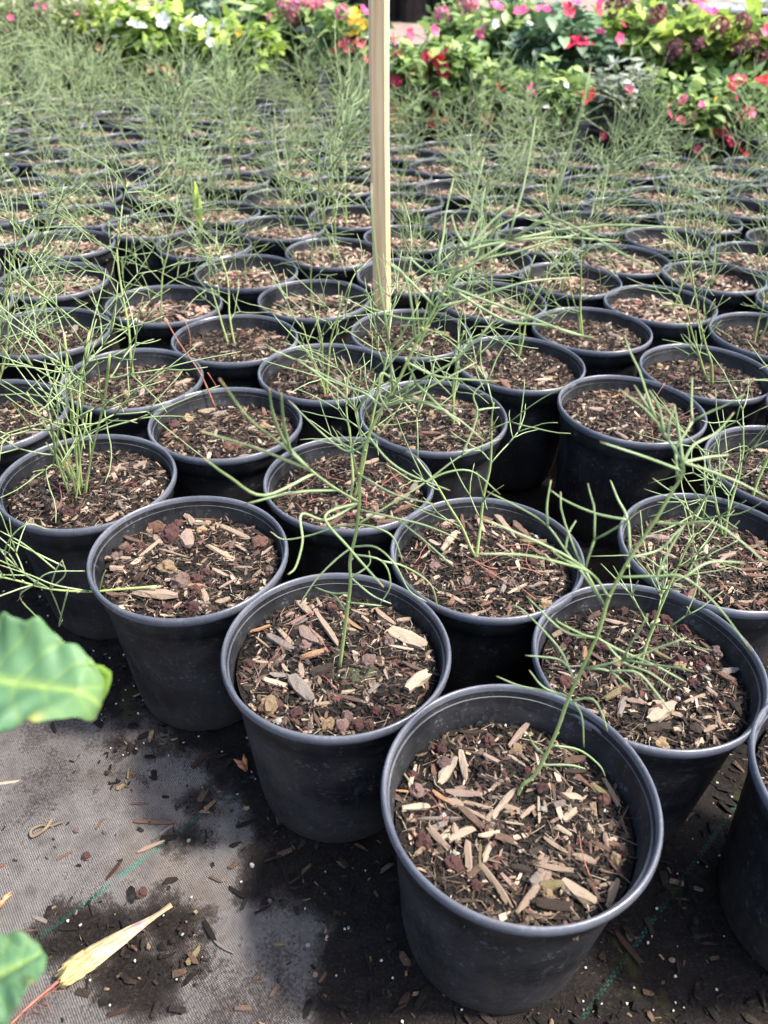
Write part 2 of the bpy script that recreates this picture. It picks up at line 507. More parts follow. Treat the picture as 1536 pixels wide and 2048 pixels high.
LIGHT_POLY = [(-400, 1400), (120, 1430), (250, 1450), (330, 1478), (400, 1520), (440, 1570), (465, 1620), (478, 1680), (472, 1730),
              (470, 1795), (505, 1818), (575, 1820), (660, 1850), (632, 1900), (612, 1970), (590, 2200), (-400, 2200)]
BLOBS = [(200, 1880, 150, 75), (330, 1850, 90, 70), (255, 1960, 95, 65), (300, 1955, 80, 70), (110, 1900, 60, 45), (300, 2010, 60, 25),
         (390, 1930, 40, 45), (300, 1500, 75, 22), (255, 1560, 45, 14), (395, 1605, 42, 28), (385, 1680, 42, 22), (450, 1560, 40, 50)]  # blob at the stony pot's foot paints that pot's shadow in with the damp

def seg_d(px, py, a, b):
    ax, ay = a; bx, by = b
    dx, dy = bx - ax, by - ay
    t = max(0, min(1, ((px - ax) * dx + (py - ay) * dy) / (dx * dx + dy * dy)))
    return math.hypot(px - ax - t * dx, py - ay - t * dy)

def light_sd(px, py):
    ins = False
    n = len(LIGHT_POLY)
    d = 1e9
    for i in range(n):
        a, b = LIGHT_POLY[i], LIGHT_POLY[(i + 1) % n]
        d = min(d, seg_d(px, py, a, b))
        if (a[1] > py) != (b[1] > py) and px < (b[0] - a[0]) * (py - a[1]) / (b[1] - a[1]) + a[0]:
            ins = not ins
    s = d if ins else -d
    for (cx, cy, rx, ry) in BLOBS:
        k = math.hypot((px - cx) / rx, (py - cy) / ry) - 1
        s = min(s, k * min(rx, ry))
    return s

def ground_material():
    m, nt, bs = new_mat("woven_ground_cloth")
    geo = N(nt, 'ShaderNodeNewGeometry')
    P = geo.outputs['Position']
    dirt = N(nt, 'ShaderNodeAttribute', attribute_name="along").outputs['Fac']
    # weave: two crossed wave sets turned to the direction of the cloth
    rot = N(nt, 'ShaderNodeMapping')
    rot.inputs['Rotation'].default_value = (0, 0, math.radians(-38))
    nt.links.new(P, rot.inputs[0])
    w1 = N(nt, 'ShaderNodeTexWave', wave_type='BANDS', bands_direction='X')
    w2 = N(nt, 'ShaderNodeTexWave', wave_type='BANDS', bands_direction='Y')
    for wv, s in ((w1, 150), (w2, 175)):
        wv.inputs['Scale'].default_value = s
        wv.inputs['Distortion'].default_value = 0.8
        wv.inputs['Detail'].default_value = 2
        nt.links.new(rot.outputs[0], wv.inputs['Vector'])
    weave = mixc(nt, 0.5, w1.outputs[0], w2.outputs[0])
    n_big = noise_tex(nt, 6, 5, 0.6, P)
    n_mid = noise_tex(nt, 38, 5, 0.65, P)
    n_fine = noise_tex(nt, 320, 4, 0.7, P)
    cloth = ramp(nt, n_mid.outputs[0], [(0.3, (0.105, 0.094, 0.090)), (0.5, (0.175, 0.160, 0.152)), (0.72, (0.25, 0.228, 0.212))])
    tan = ramp(nt, n_big.outputs[0], [(0.48, g(0)), (0.66, g(0.6))])
    cloth = mixc(nt, tan, cloth, (0.185, 0.145, 0.11))
    cloth = mixc(nt, 1.0, cloth, ramp(nt, weave, [(0.2, g(0.74)), (0.8, g(1.12))]), 'MULTIPLY')
    cloth = mixc(nt, ramp(nt, n_fine.outputs[0], [(0.60, g(0)), (0.72, g(0.55))]), cloth, (0.035, 0.03, 0.03))
    # green tracer threads woven into the cloth
    sx = N(nt, 'ShaderNodeSeparateXYZ')
    lines = None
    for (a, b) in (((60, 1893), (492, 1565)), ((1210, 1975), (1408, 1700))):
        A, B = at_z(*a, 0), at_z(*b, 0)
        d = (B - A).normalized()
        nx, ny = -d.y, d.x
        dot = N(nt, 'ShaderNodeVectorMath', operation='DOT_PRODUCT')
        nt.links.new(P, dot.inputs[0])
        dot.inputs[1].default_value = (nx, ny, 0)
        dist = mathn(nt, 'SUBTRACT', dot.outputs['Value'], A.x * nx + A.y * ny)
        dot2 = N(nt, 'ShaderNodeVectorMath', operation='DOT_PRODUCT')
        nt.links.new(P, dot2.inputs[0])
        dot2.inputs[1].default_value = (d.x, d.y, 0)
        u = dot2.outputs['Value']
        thr = []
        for off, ph in ((-0.0011, 0.0), (0.0011, 0.5)):
            band = mathn(nt, 'LESS_THAN', mathn(nt, 'ABSOLUTE', mathn(nt, 'ADD', dist, off)), 0.0010)
            fr = mathn(nt, 'FRACT', mathn(nt, 'ADD', mathn(nt, 'MULTIPLY', u, 170.0), ph))
            thr.append(mathn(nt, 'MULTIPLY', band, mathn(nt, 'LESS_THAN', fr, 0.62)))
        ln = mathn(nt, 'MAXIMUM', thr[0], thr[1])
        lines = ln if lines is None else mathn(nt, 'MAXIMUM', lines, ln)
    wear = ramp(nt, n_mid.outputs[0], [(0.38, g(1)), (0.52, g(0.35))])
    patchy = ramp(nt, noise_tex(nt, 26, 3, 0.6, P).outputs[0], [(0.36, g(0.0)), (0.50, g(0.95))])
    cloth = mixc(nt, mathn(nt, 'MULTIPLY', lines, patchy), cloth, (0.04, 0.24, 0.17))
    # wet soil spilled on the cloth
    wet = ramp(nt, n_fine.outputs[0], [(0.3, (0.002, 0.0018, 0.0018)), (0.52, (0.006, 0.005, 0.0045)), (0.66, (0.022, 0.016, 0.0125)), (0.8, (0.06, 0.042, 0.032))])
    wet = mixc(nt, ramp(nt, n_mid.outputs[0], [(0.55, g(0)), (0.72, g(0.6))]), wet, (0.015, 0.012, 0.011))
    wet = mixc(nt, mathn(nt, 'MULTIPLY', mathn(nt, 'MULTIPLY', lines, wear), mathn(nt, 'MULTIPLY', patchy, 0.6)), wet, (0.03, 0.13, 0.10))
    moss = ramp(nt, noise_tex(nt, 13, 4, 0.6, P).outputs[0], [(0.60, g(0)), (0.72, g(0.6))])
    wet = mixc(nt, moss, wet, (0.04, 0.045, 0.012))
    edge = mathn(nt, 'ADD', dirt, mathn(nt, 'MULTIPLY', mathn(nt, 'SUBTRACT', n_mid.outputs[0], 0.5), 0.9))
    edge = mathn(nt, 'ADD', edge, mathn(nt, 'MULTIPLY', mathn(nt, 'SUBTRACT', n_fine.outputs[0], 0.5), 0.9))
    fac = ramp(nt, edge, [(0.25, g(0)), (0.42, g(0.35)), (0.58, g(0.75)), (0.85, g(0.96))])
    damp = mixc(nt, 1.0, cloth, (0.27, 0.25, 0.25), 'MULTIPLY')  # darkened cloth: damp stains, plus the shadow painted at the stony pot's foot
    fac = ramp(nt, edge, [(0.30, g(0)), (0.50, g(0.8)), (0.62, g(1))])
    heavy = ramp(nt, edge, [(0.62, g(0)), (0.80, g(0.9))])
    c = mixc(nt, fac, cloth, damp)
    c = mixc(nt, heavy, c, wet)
    nt.links.new(c, bs.inputs['Base Color'])
    nt.links.new(ramp(nt, fac, [(0, g(0.9)), (1, g(0.7))]), bs.inputs['Roughness'])
    bs.inputs['Specular IOR Level'].default_value = 0.08
    h = mixc(nt, heavy, weave, n_fine.outputs[0])
    bump(nt, bs, h, 0.85, 0.003)
    return m
M['ground'] = ground_material()

def soil_far_mat():
    m, nt, bs = new_mat("dry_bare_soil")
    P = N(nt, 'ShaderNodeNewGeometry').outputs['Position']
    n = noise_tex(nt, 2.2, 6, 0.65, P)
    n2 = noise_tex(nt, 40, 4, 0.7, P)
    c = ramp(nt, n.outputs[0], [(0.3, (0.13, 0.09, 0.07)), (0.6, (0.27, 0.19, 0.15)), (0.8, (0.35, 0.26, 0.21))])
    c = mixc(nt, 1.0, c, ramp(nt, n2.outputs[0], [(0.3, g(0.6)), (0.7, g(1.15))]), 'MULTIPLY')
    nt.links.new(c, bs.inputs['Base Color'])
    bs.inputs['Roughness'].default_value = 0.9
    bump(nt, bs, n2.outputs[0], 0.6, 0.01)
    return m

def near_ground():
    x0, x1, y0, y1, st = -0.75, 0.95, -0.25, 1.05, 0.005
    nx, ny = int((x1 - x0) / st) + 1, int((y1 - y0) / st) + 1
    vs, ts = [], []
    for j in range(ny):
        for i in range(nx):
            x, y = x0 + i * st, y0 + j * st
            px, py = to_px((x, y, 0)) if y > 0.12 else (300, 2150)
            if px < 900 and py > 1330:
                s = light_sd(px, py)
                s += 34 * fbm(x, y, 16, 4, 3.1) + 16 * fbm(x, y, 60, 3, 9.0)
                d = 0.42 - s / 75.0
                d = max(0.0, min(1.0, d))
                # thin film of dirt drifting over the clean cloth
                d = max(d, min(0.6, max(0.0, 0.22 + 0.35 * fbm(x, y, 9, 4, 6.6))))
            else:
                d = 1.0 - max(0.0, min(0.35, 0.3 * fbm(x, y, 14, 4, 1.7)))
            z = 0.0035 * fbm(x, y, 7, 3, 5.0) + 0.0012 * d * fbm(x, y, 120, 2, 8.0)
            vs.append((x, y, z + 0.003))
            ts.append(d)
    fs = []
    for j in range(ny - 1):
        for i in range(nx - 1):
            a = j * nx + i
            fs.append((a, a + 1, a + nx + 1, a + nx))
    mb = MB()
    mb.v, mb.f, mb.t, mb.c = vs, fs, ts, [(1, 1, 1)] * len(vs)
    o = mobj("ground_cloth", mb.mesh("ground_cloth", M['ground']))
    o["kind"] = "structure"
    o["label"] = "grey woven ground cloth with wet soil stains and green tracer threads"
    mb = MB()
    mb.add([(-60, -6, -0.006), (60, -6, -0.006), (60, 11.0, -0.006), (-60, 11.0, -0.006)], [(0, 1, 2, 3)], 1.0)
    o = mobj("ground_sheet", mb.mesh("ground_sheet", M['ground'], False))
    o["kind"] = "structure"
    mb = MB()
    mb.add([(-300, -60, -0.012), (300, -60, -0.012), (300, 500, -0.012), (-300, 500, -0.012)], [(0, 1, 2, 3)])
    o = mobj("ground", mb.mesh("ground", soil_far_mat(), False))
    o["kind"] = "structure"
near_ground()

# ------------------------------------------------------------------ pots
R_RIM = 0.117
def lathe(mb, prof, seg, wob=0.0, seed=0):
    vs, fs = [], []
    n = len(prof)
    for k in range(seg):
        a = 2 * math.pi * k / seg
        e = 1 + wob * math.sin(2 * a + seed) + wob * 0.6 * math.sin(3 * a + seed * 2.1)
        for r, z in prof:
            vs.append((r * e * math.cos(a), r * e * math.sin(a), z))
    for k in range(seg):
        k2 = (k + 1) % seg
        for i in range(n - 1):
            fs.append((k * n + i, k2 * n + i, k2 * n + i + 1, k * n + i + 1))
    mb.add(vs, fs)

def pot_meshes(seg, seed):
    H = POT_H
    body = MB()
    lathe(body, [(0.0, 0.006), (0.070, 0.006), (0.078, 0.0), (0.084, 0.001), (0.0880, 0.008), (0.0915, 0.03), (0.0955, 0.075), (0.1, 0.125),
                 (0.1035, 0.165), (0.1052, 0.1875), (0.1064, 0.189), (0.1072, 0.199), (0.1082, 0.2005), (0.1088, H - 0.012)], seg, 0.006, seed)
    rim = MB()
    lathe(rim, [(0.1088, H - 0.0125), (0.1128, H - 0.0130), (0.1152, H - 0.0120), (0.1165, H - 0.0095), (0.1170, H - 0.0065), (0.1168, H - 0.0035),
                (0.1158, H - 0.0012), (0.1144, H - 0.0001), (0.1130, H - 0.0006), (0.1120, H - 0.0028), (0.1114, H - 0.0065)], seg, 0.006, seed)
    inner = MB()
    lathe(inner, [(0.1114, H - 0.0065), (0.1104, H - 0.018), (0.1090, H - 0.035), (0.1056, H - 0.0375), (0.1040, H - 0.052), (0.0985, H - 0.09)], seg, 0.006, seed)
    return body.mesh("pot_body", M['pot']), rim.mesh("pot_rim", M['rim']), inner.mesh("pot_inner_wall", M['pot'])
POT_NEAR = [pot_meshes(72, s) for s in (0.4, 1.9, 3.7, 5.2, 6.1)]
POT_FAR = [pot_meshes(40, s) for s in (0.9, 2.7)]

# wood chip shapes, long axis X, unit size 1 x 1 x 1 half extents scaled by the object
def chip_mesh(k):
    r = random.Random(100 + k)
    mb = MB()
    st = 5
    vs, fs = [], []
    bend = r.uniform(-0.25, 0.25)
    for i in range(st):
        u = i / (st - 1) * 2 - 1
        w = 1.0 * (1 - 0.25 * abs(u) * r.uniform(0, 1)) * (r.uniform(0.45, 0.9) if i in (0, st - 1) else r.uniform(0.8, 1.05))
        h = r.uniform(0.65, 1.05) * (0.75 if i in (0, st - 1) else 1)
        off = bend * (1 - u * u)
        for a, b in ((-1, -1), (-0.15, -1.05), (1, -0.9), (1.02, 0.25), (0.55, 1), (-0.35, 0.85), (-0.98, 0.5)):
            ju = r.uniform(-0.16, 0.16) if i in (0, st - 1) else r.uniform(-0.05, 0.05)
            vs.append((u + ju * 1.3, a * w * r.uniform(0.85, 1.12) + off + r.uniform(-0.09, 0.09), b * h + r.uniform(-0.2, 0.2)))
    q = 7
    for i in range(st - 1):
        for j in range(q):
            j2 = (j + 1) % q
            fs.append((i * q + j, i * q + j2, (i + 1) * q + j2, (i + 1) * q + j))
    fs.append(tuple(range(q))[::-1])
    fs.append(tuple((st - 1) * q + j for j in range(q)))
    mb.add([(x, y, z) for x, y, z in vs], fs)
    return mb.mesh("wood_chip", M['chip'], smooth=False)
CHIPS = [chip_mesh(k) for k in range(10)]

def ico(sub=1):
    t = (1 + 5 ** 0.5) / 2
    v = [Vector(p).normalized() for p in ((-1, t, 0), (1, t, 0), (-1, -t, 0), (1, -t, 0), (0, -1, t), (0, 1, t), (0, -1, -t), (0, 1, -t), (t, 0, -1), (t, 0, 1), (-t, 0, -1), (-t, 0, 1))]
    f = [(0, 11, 5), (0, 5, 1), (0, 1, 7), (0, 7, 10), (0, 10, 11), (1, 5, 9), (5, 11, 4), (11, 10, 2), (10, 7, 6), (7, 1, 8), (3, 9, 4), (3, 4, 2), (3, 2, 6), (3, 6, 8), (3, 8, 9), (4, 9, 5), (2, 4, 11), (6, 2, 10), (8, 6, 7), (9, 8, 1)]
    for _ in range(sub):
        nf, cache = [], {}
        def mid(a, b):
            k = (min(a, b), max(a, b))
            if k not in cache:
                v.append(((v[a] + v[b]) / 2).normalized())
                cache[k] = len(v) - 1
            return cache[k]
        for a, b, c in f:
            x, y, z = mid(a, b), mid(b, c), mid(c, a)
            nf += [(a, x, z), (b, y, x), (c, z, y), (x, y, z)]
        f = nf
    return v, f

def rock_mesh(k, rough):
    v, f = ico(2)
    mb = MB()
    mb.add([p * (1 + rough * mnoise.fractal(p * 1.6 + Vector((k * 7.3, 0, 0)), 1.0, 2.0, 3)) for p in v], f)
    return mb.mesh("stone", M['rock'], smooth=(rough < 0.3))
LAVA = [rock_mesh(k, 0.45) for k in range(4)]
PEBBLE = [rock_mesh(k + 20, 0.18) for k in range(3)]

TONES = {'pale': (0.43, 0.34, 0.25), 'tan': (0.31, 0.23, 0.168), 'pink': (0.29, 0.21, 0.17), 'grey': (0.21, 0.175, 0.15),
         'brown': (0.13, 0.085, 0.062), 'red': (0.18, 0.10, 0.072), 'dark': (0.045, 0.034, 0.027), 'wet': (0.014, 0.011, 0.009), 'wetbrown': (0.05, 0.028, 0.018), 'olive': (0.18, 0.145, 0.075), 'orange': (0.33, 0.19, 0.105)}
LAVA_C = {'lava': (0.11, 0.042, 0.035), 'pink': (0.26, 0.165, 0.135), 'tan': (0.42, 0.29, 0.16), 'white': (0.5, 0.485, 0.44), 'brown': (0.19, 0.09, 0.06)}

def splinter(mb, o, rot, L, W, T, r, c):
    """irregular sliver with ragged, unequal ends"""
    a, b = r.uniform(0.5, 0.95), r.uniform(0.5, 0.95)
    vs = [(-L, r.uniform(-.5, .5) * W, 0), (-L * a, W * r.uniform(.5, 1), T), (-L * a * r.uniform(.6, 1.1), -W * r.uniform(.5, 1), T * r.uniform(.3, 1)), (-L * 0.6, 0, -T),
          (L, r.uniform(-.5, .5) * W, 0), (L * b, W * r.uniform(.5, 1), T * r.uniform(.3, 1)), (L * b * r.uniform(.6, 1.1), -W * r.uniform(.5, 1), T), (L * 0.6, 0, -T)]
    mb.add([o + rot @ Vector(q) for q in vs], [(0, 2, 1), (0, 1, 3), (0, 3, 2), (4, 5, 6), (4, 7, 5), (4, 6, 7), (1, 2, 6, 5), (1, 5, 7, 3), (2, 3, 7, 6)], 0, c)

def bits(mb, n, radius, zfun, r, big=1.0, dry=False):
    """fine bark bits lying on the soil"""
    pal = [((0.009, 0.0078, 0.007), 36), ((0.024, 0.019, 0.0155), 24), ((0.06, 0.043, 0.032), 14), ((0.13, 0.095, 0.07), 8), ((0.26, 0.18, 0.12), 6), ((0.42, 0.32, 0.23), 3),
           ((0.10, 0.038, 0.032), 2), ((0.6, 0.57, 0.5), 1)]
    if dry:
        pal = [((0.03, 0.021, 0.016), 10), ((0.09, 0.06, 0.045), 16), ((0.2, 0.13, 0.095), 20), ((0.34, 0.235, 0.175), 24), ((0.46, 0.345, 0.26), 18), ((0.56, 0.45, 0.35), 8), ((0.2, 0.075, 0.06), 5)]
    cols = [c for c, k in pal for _ in range(k)]
    for _ in range(n):
        rr = radius * math.sqrt(r.random())
        a = r.uniform(0, 2 * math.pi)
        x, y = rr * math.cos(a), rr * math.sin(a)
        L = (0.0016 + 0.0075 * r.random() ** 2.2) * big
        W = max(0.0005, L * r.uniform(0.10, 0.42))
        T = min(W, r.uniform(0.0005, 0.0014) * big)
        c = r.choice(cols)
        s = r.uniform(0.7, 1.25)
        if not dry and c[0] > 0.1 and mnoise.noise(Vector((x * 38, y * 38, n * 0.01))) > 0.05 and r.random() < 0.75:
            c = (0.014, 0.012, 0.0105)
        c = tuple(q * s for q in c)
        if c[0] > 0.4 and c[2] > 0.33:
            L = W = T = r.uniform(0.0008, 0.0017) * big
        rot = Matrix.Rotation(r.uniform(0, 6.3), 3, 'Z') @ Matrix.Rotation(r.gauss(0, 0.3), 3, 'Y') @ Matrix.Rotation(r.gauss(0, 0.5), 3, 'X')
        splinter(mb, Vector((x, y, zfun(x, y) + T * 0.5 + r.uniform(0, 0.0012))), rot, L, W, T, r, c)
    for _ in range(0 if dry else n // 10):
        # middling slivers, half sunk
        rr = radius * 0.97 * math.sqrt(r.random())
        a = r.uniform(0, 2 * math.pi)
        x, y = rr * math.cos(a), rr * math.sin(a)
        L = 0.003 + 0.0055 * r.random()
        W = L * r.uniform(0.16, 0.45)
        T = min(W, 0.0016)
        c = r.choice([(0.03, 0.023, 0.018), (0.06, 0.043, 0.032), (0.11, 0.077, 0.056), (0.2, 0.145, 0.105), (0.33, 0.255, 0.185), (0.11, 0.062, 0.046)])
        rot = Matrix.Rotation(r.uniform(0, 6.3), 3, 'Z') @ Matrix.Rotation(r.gauss(0, 0.2), 3, 'Y') @ Matrix.Rotation(r.gauss(0, 0.35), 3, 'X')
        splinter(mb, Vector((x, y, zfun(x, y) + 0.0012)), rot, L, W, T, r, tuple(Vector(c) * r.uniform(0.75, 1.2)))
    for _ in range(n // 7):
        # loose matted fibres
        rr = radius * 0.95 * math.sqrt(r.random())
        a = r.uniform(0, 2 * math.pi)
        x, y = rr * math.cos(a), rr * math.sin(a)
        L = r.uniform(0.005, 0.014)
        h = r.uniform(0, 6.28)
        p0 = Vector((x, y, zfun(x, y) + 0.002))
        d = Vector((math.cos(h), math.sin(h), 0))
        q = Vector((-d.y, d.x, 0)) * L * r.gauss(0, 0.25)
        c = r.choice([(0.035, 0.026, 0.02), (0.08, 0.058, 0.043), (0.15, 0.11, 0.08), (0.10, 0.05, 0.038), (0.28, 0.22, 0.165)])
        mb.tube([p0 - d * L, p0 + q + Vector((0, 0, r.uniform(0, 0.002))), p0 + d * L], [0.0004 * big, 0.0005 * big, 0.0003 * big], 3, None, c)

SOIL_R = 0.1035
def soil_z(seed):
    def f(x, y):
        q = math.hypot(x, y) / SOIL_R
        return 0.0035 * mnoise.fractal(Vector((x * 28, y * 28, seed)), 1.0, 2.0, 4) + 0.003 * (0.5 - q * q)
    return f

def soil_mesh(seed, fine):
    mb = MB()
    zf = soil_z(seed)
    rings, seg = (26, 64) if fine else (9, 28)
    vs, fs = [(0, 0, zf(0, 0))], []
    for i in range(1, rings + 1):
        for k in range(seg):
            a = 2 * math.pi * k / seg
            r_ = SOIL_R * i / rings
            x, y = r_ * math.cos(a), r_ * math.sin(a)
            vs.append((x, y, zf(x, y)))
    for k in range(seg):
        fs.append((0, 1 + k, 1 + (k + 1) % seg))
    for i in range(rings - 1):
        for k in range(seg):
            k2 = (k + 1) % seg
            fs.append((1 + i * seg + k, 1 + (i + 1) * seg + k, 1 + (i + 1) * seg + k2, 1 + i * seg + k2))
    mb.add(vs, fs)
    b = MB()
    bits(b, 2400 if fine else 560, SOIL_R * 0.985, zf, random.Random(int(seed * 10) + 5), 1.0 if fine else 2.0, not fine)
    return mb.mesh("soil", M['soil']), b.mesh("mulch", M['mulch'], smooth=False, colour=True), zf
SOIL_NEAR = [soil_mesh(1.3 + k * 4.1, True) for k in range(5)]
SOIL_FAR = [soil_mesh(31.7 + k * 3.3, False) for k in range(5)]

ORD = ["first", "second", "third", "fourth", "fifth", "sixth", "seventh", "eighth", "ninth", "tenth", "eleventh", "twelfth", "thirteenth",
       "fourteenth", "fifteenth", "sixteenth", "seventeenth", "eighteenth", "nineteenth", "twentieth", "twenty-first", "twenty-second"]

def place_chip(parent, loc, yaw, L, W, T, tone, r, name="wood_chip"):
    o = bpy.data.objects.new(name, r.choice(CHIPS))
    o.location = loc
    o.rotation_euler = (r.gauss(0, 0.2), r.gauss(0, 0.10), yaw)
    o.scale = (L / 2, W / 2, T / 2)
    c = TONES[tone]
    s = r.uniform(0.85, 1.12)
    o.color = (c[0] * s, c[1] * s, c[2] * s, 1)
    return link(o, parent)

def place_stone(parent, loc, rad, tone, r):
    nm = {'lava': "lava_stone", 'white': "perlite_grain"}.get(tone, "pebble")
    o = bpy.data.objects.new(nm, r.choice(PEBBLE if tone == 'white' else LAVA))
    o.location = loc
    o.rotation_euler = (r.uniform(0, 6), r.uniform(0, 6), r.uniform(0, 6))
    o.scale = (rad, rad * r.uniform(0.75, 1.1), rad * r.uniform(0.7, 0.95))
    c = LAVA_C[tone]
    s = r.uniform(0.8, 1.2)
    o.color = (c[0] * s, c[1] * s, c[2] * s, 1)
    return link(o, parent)

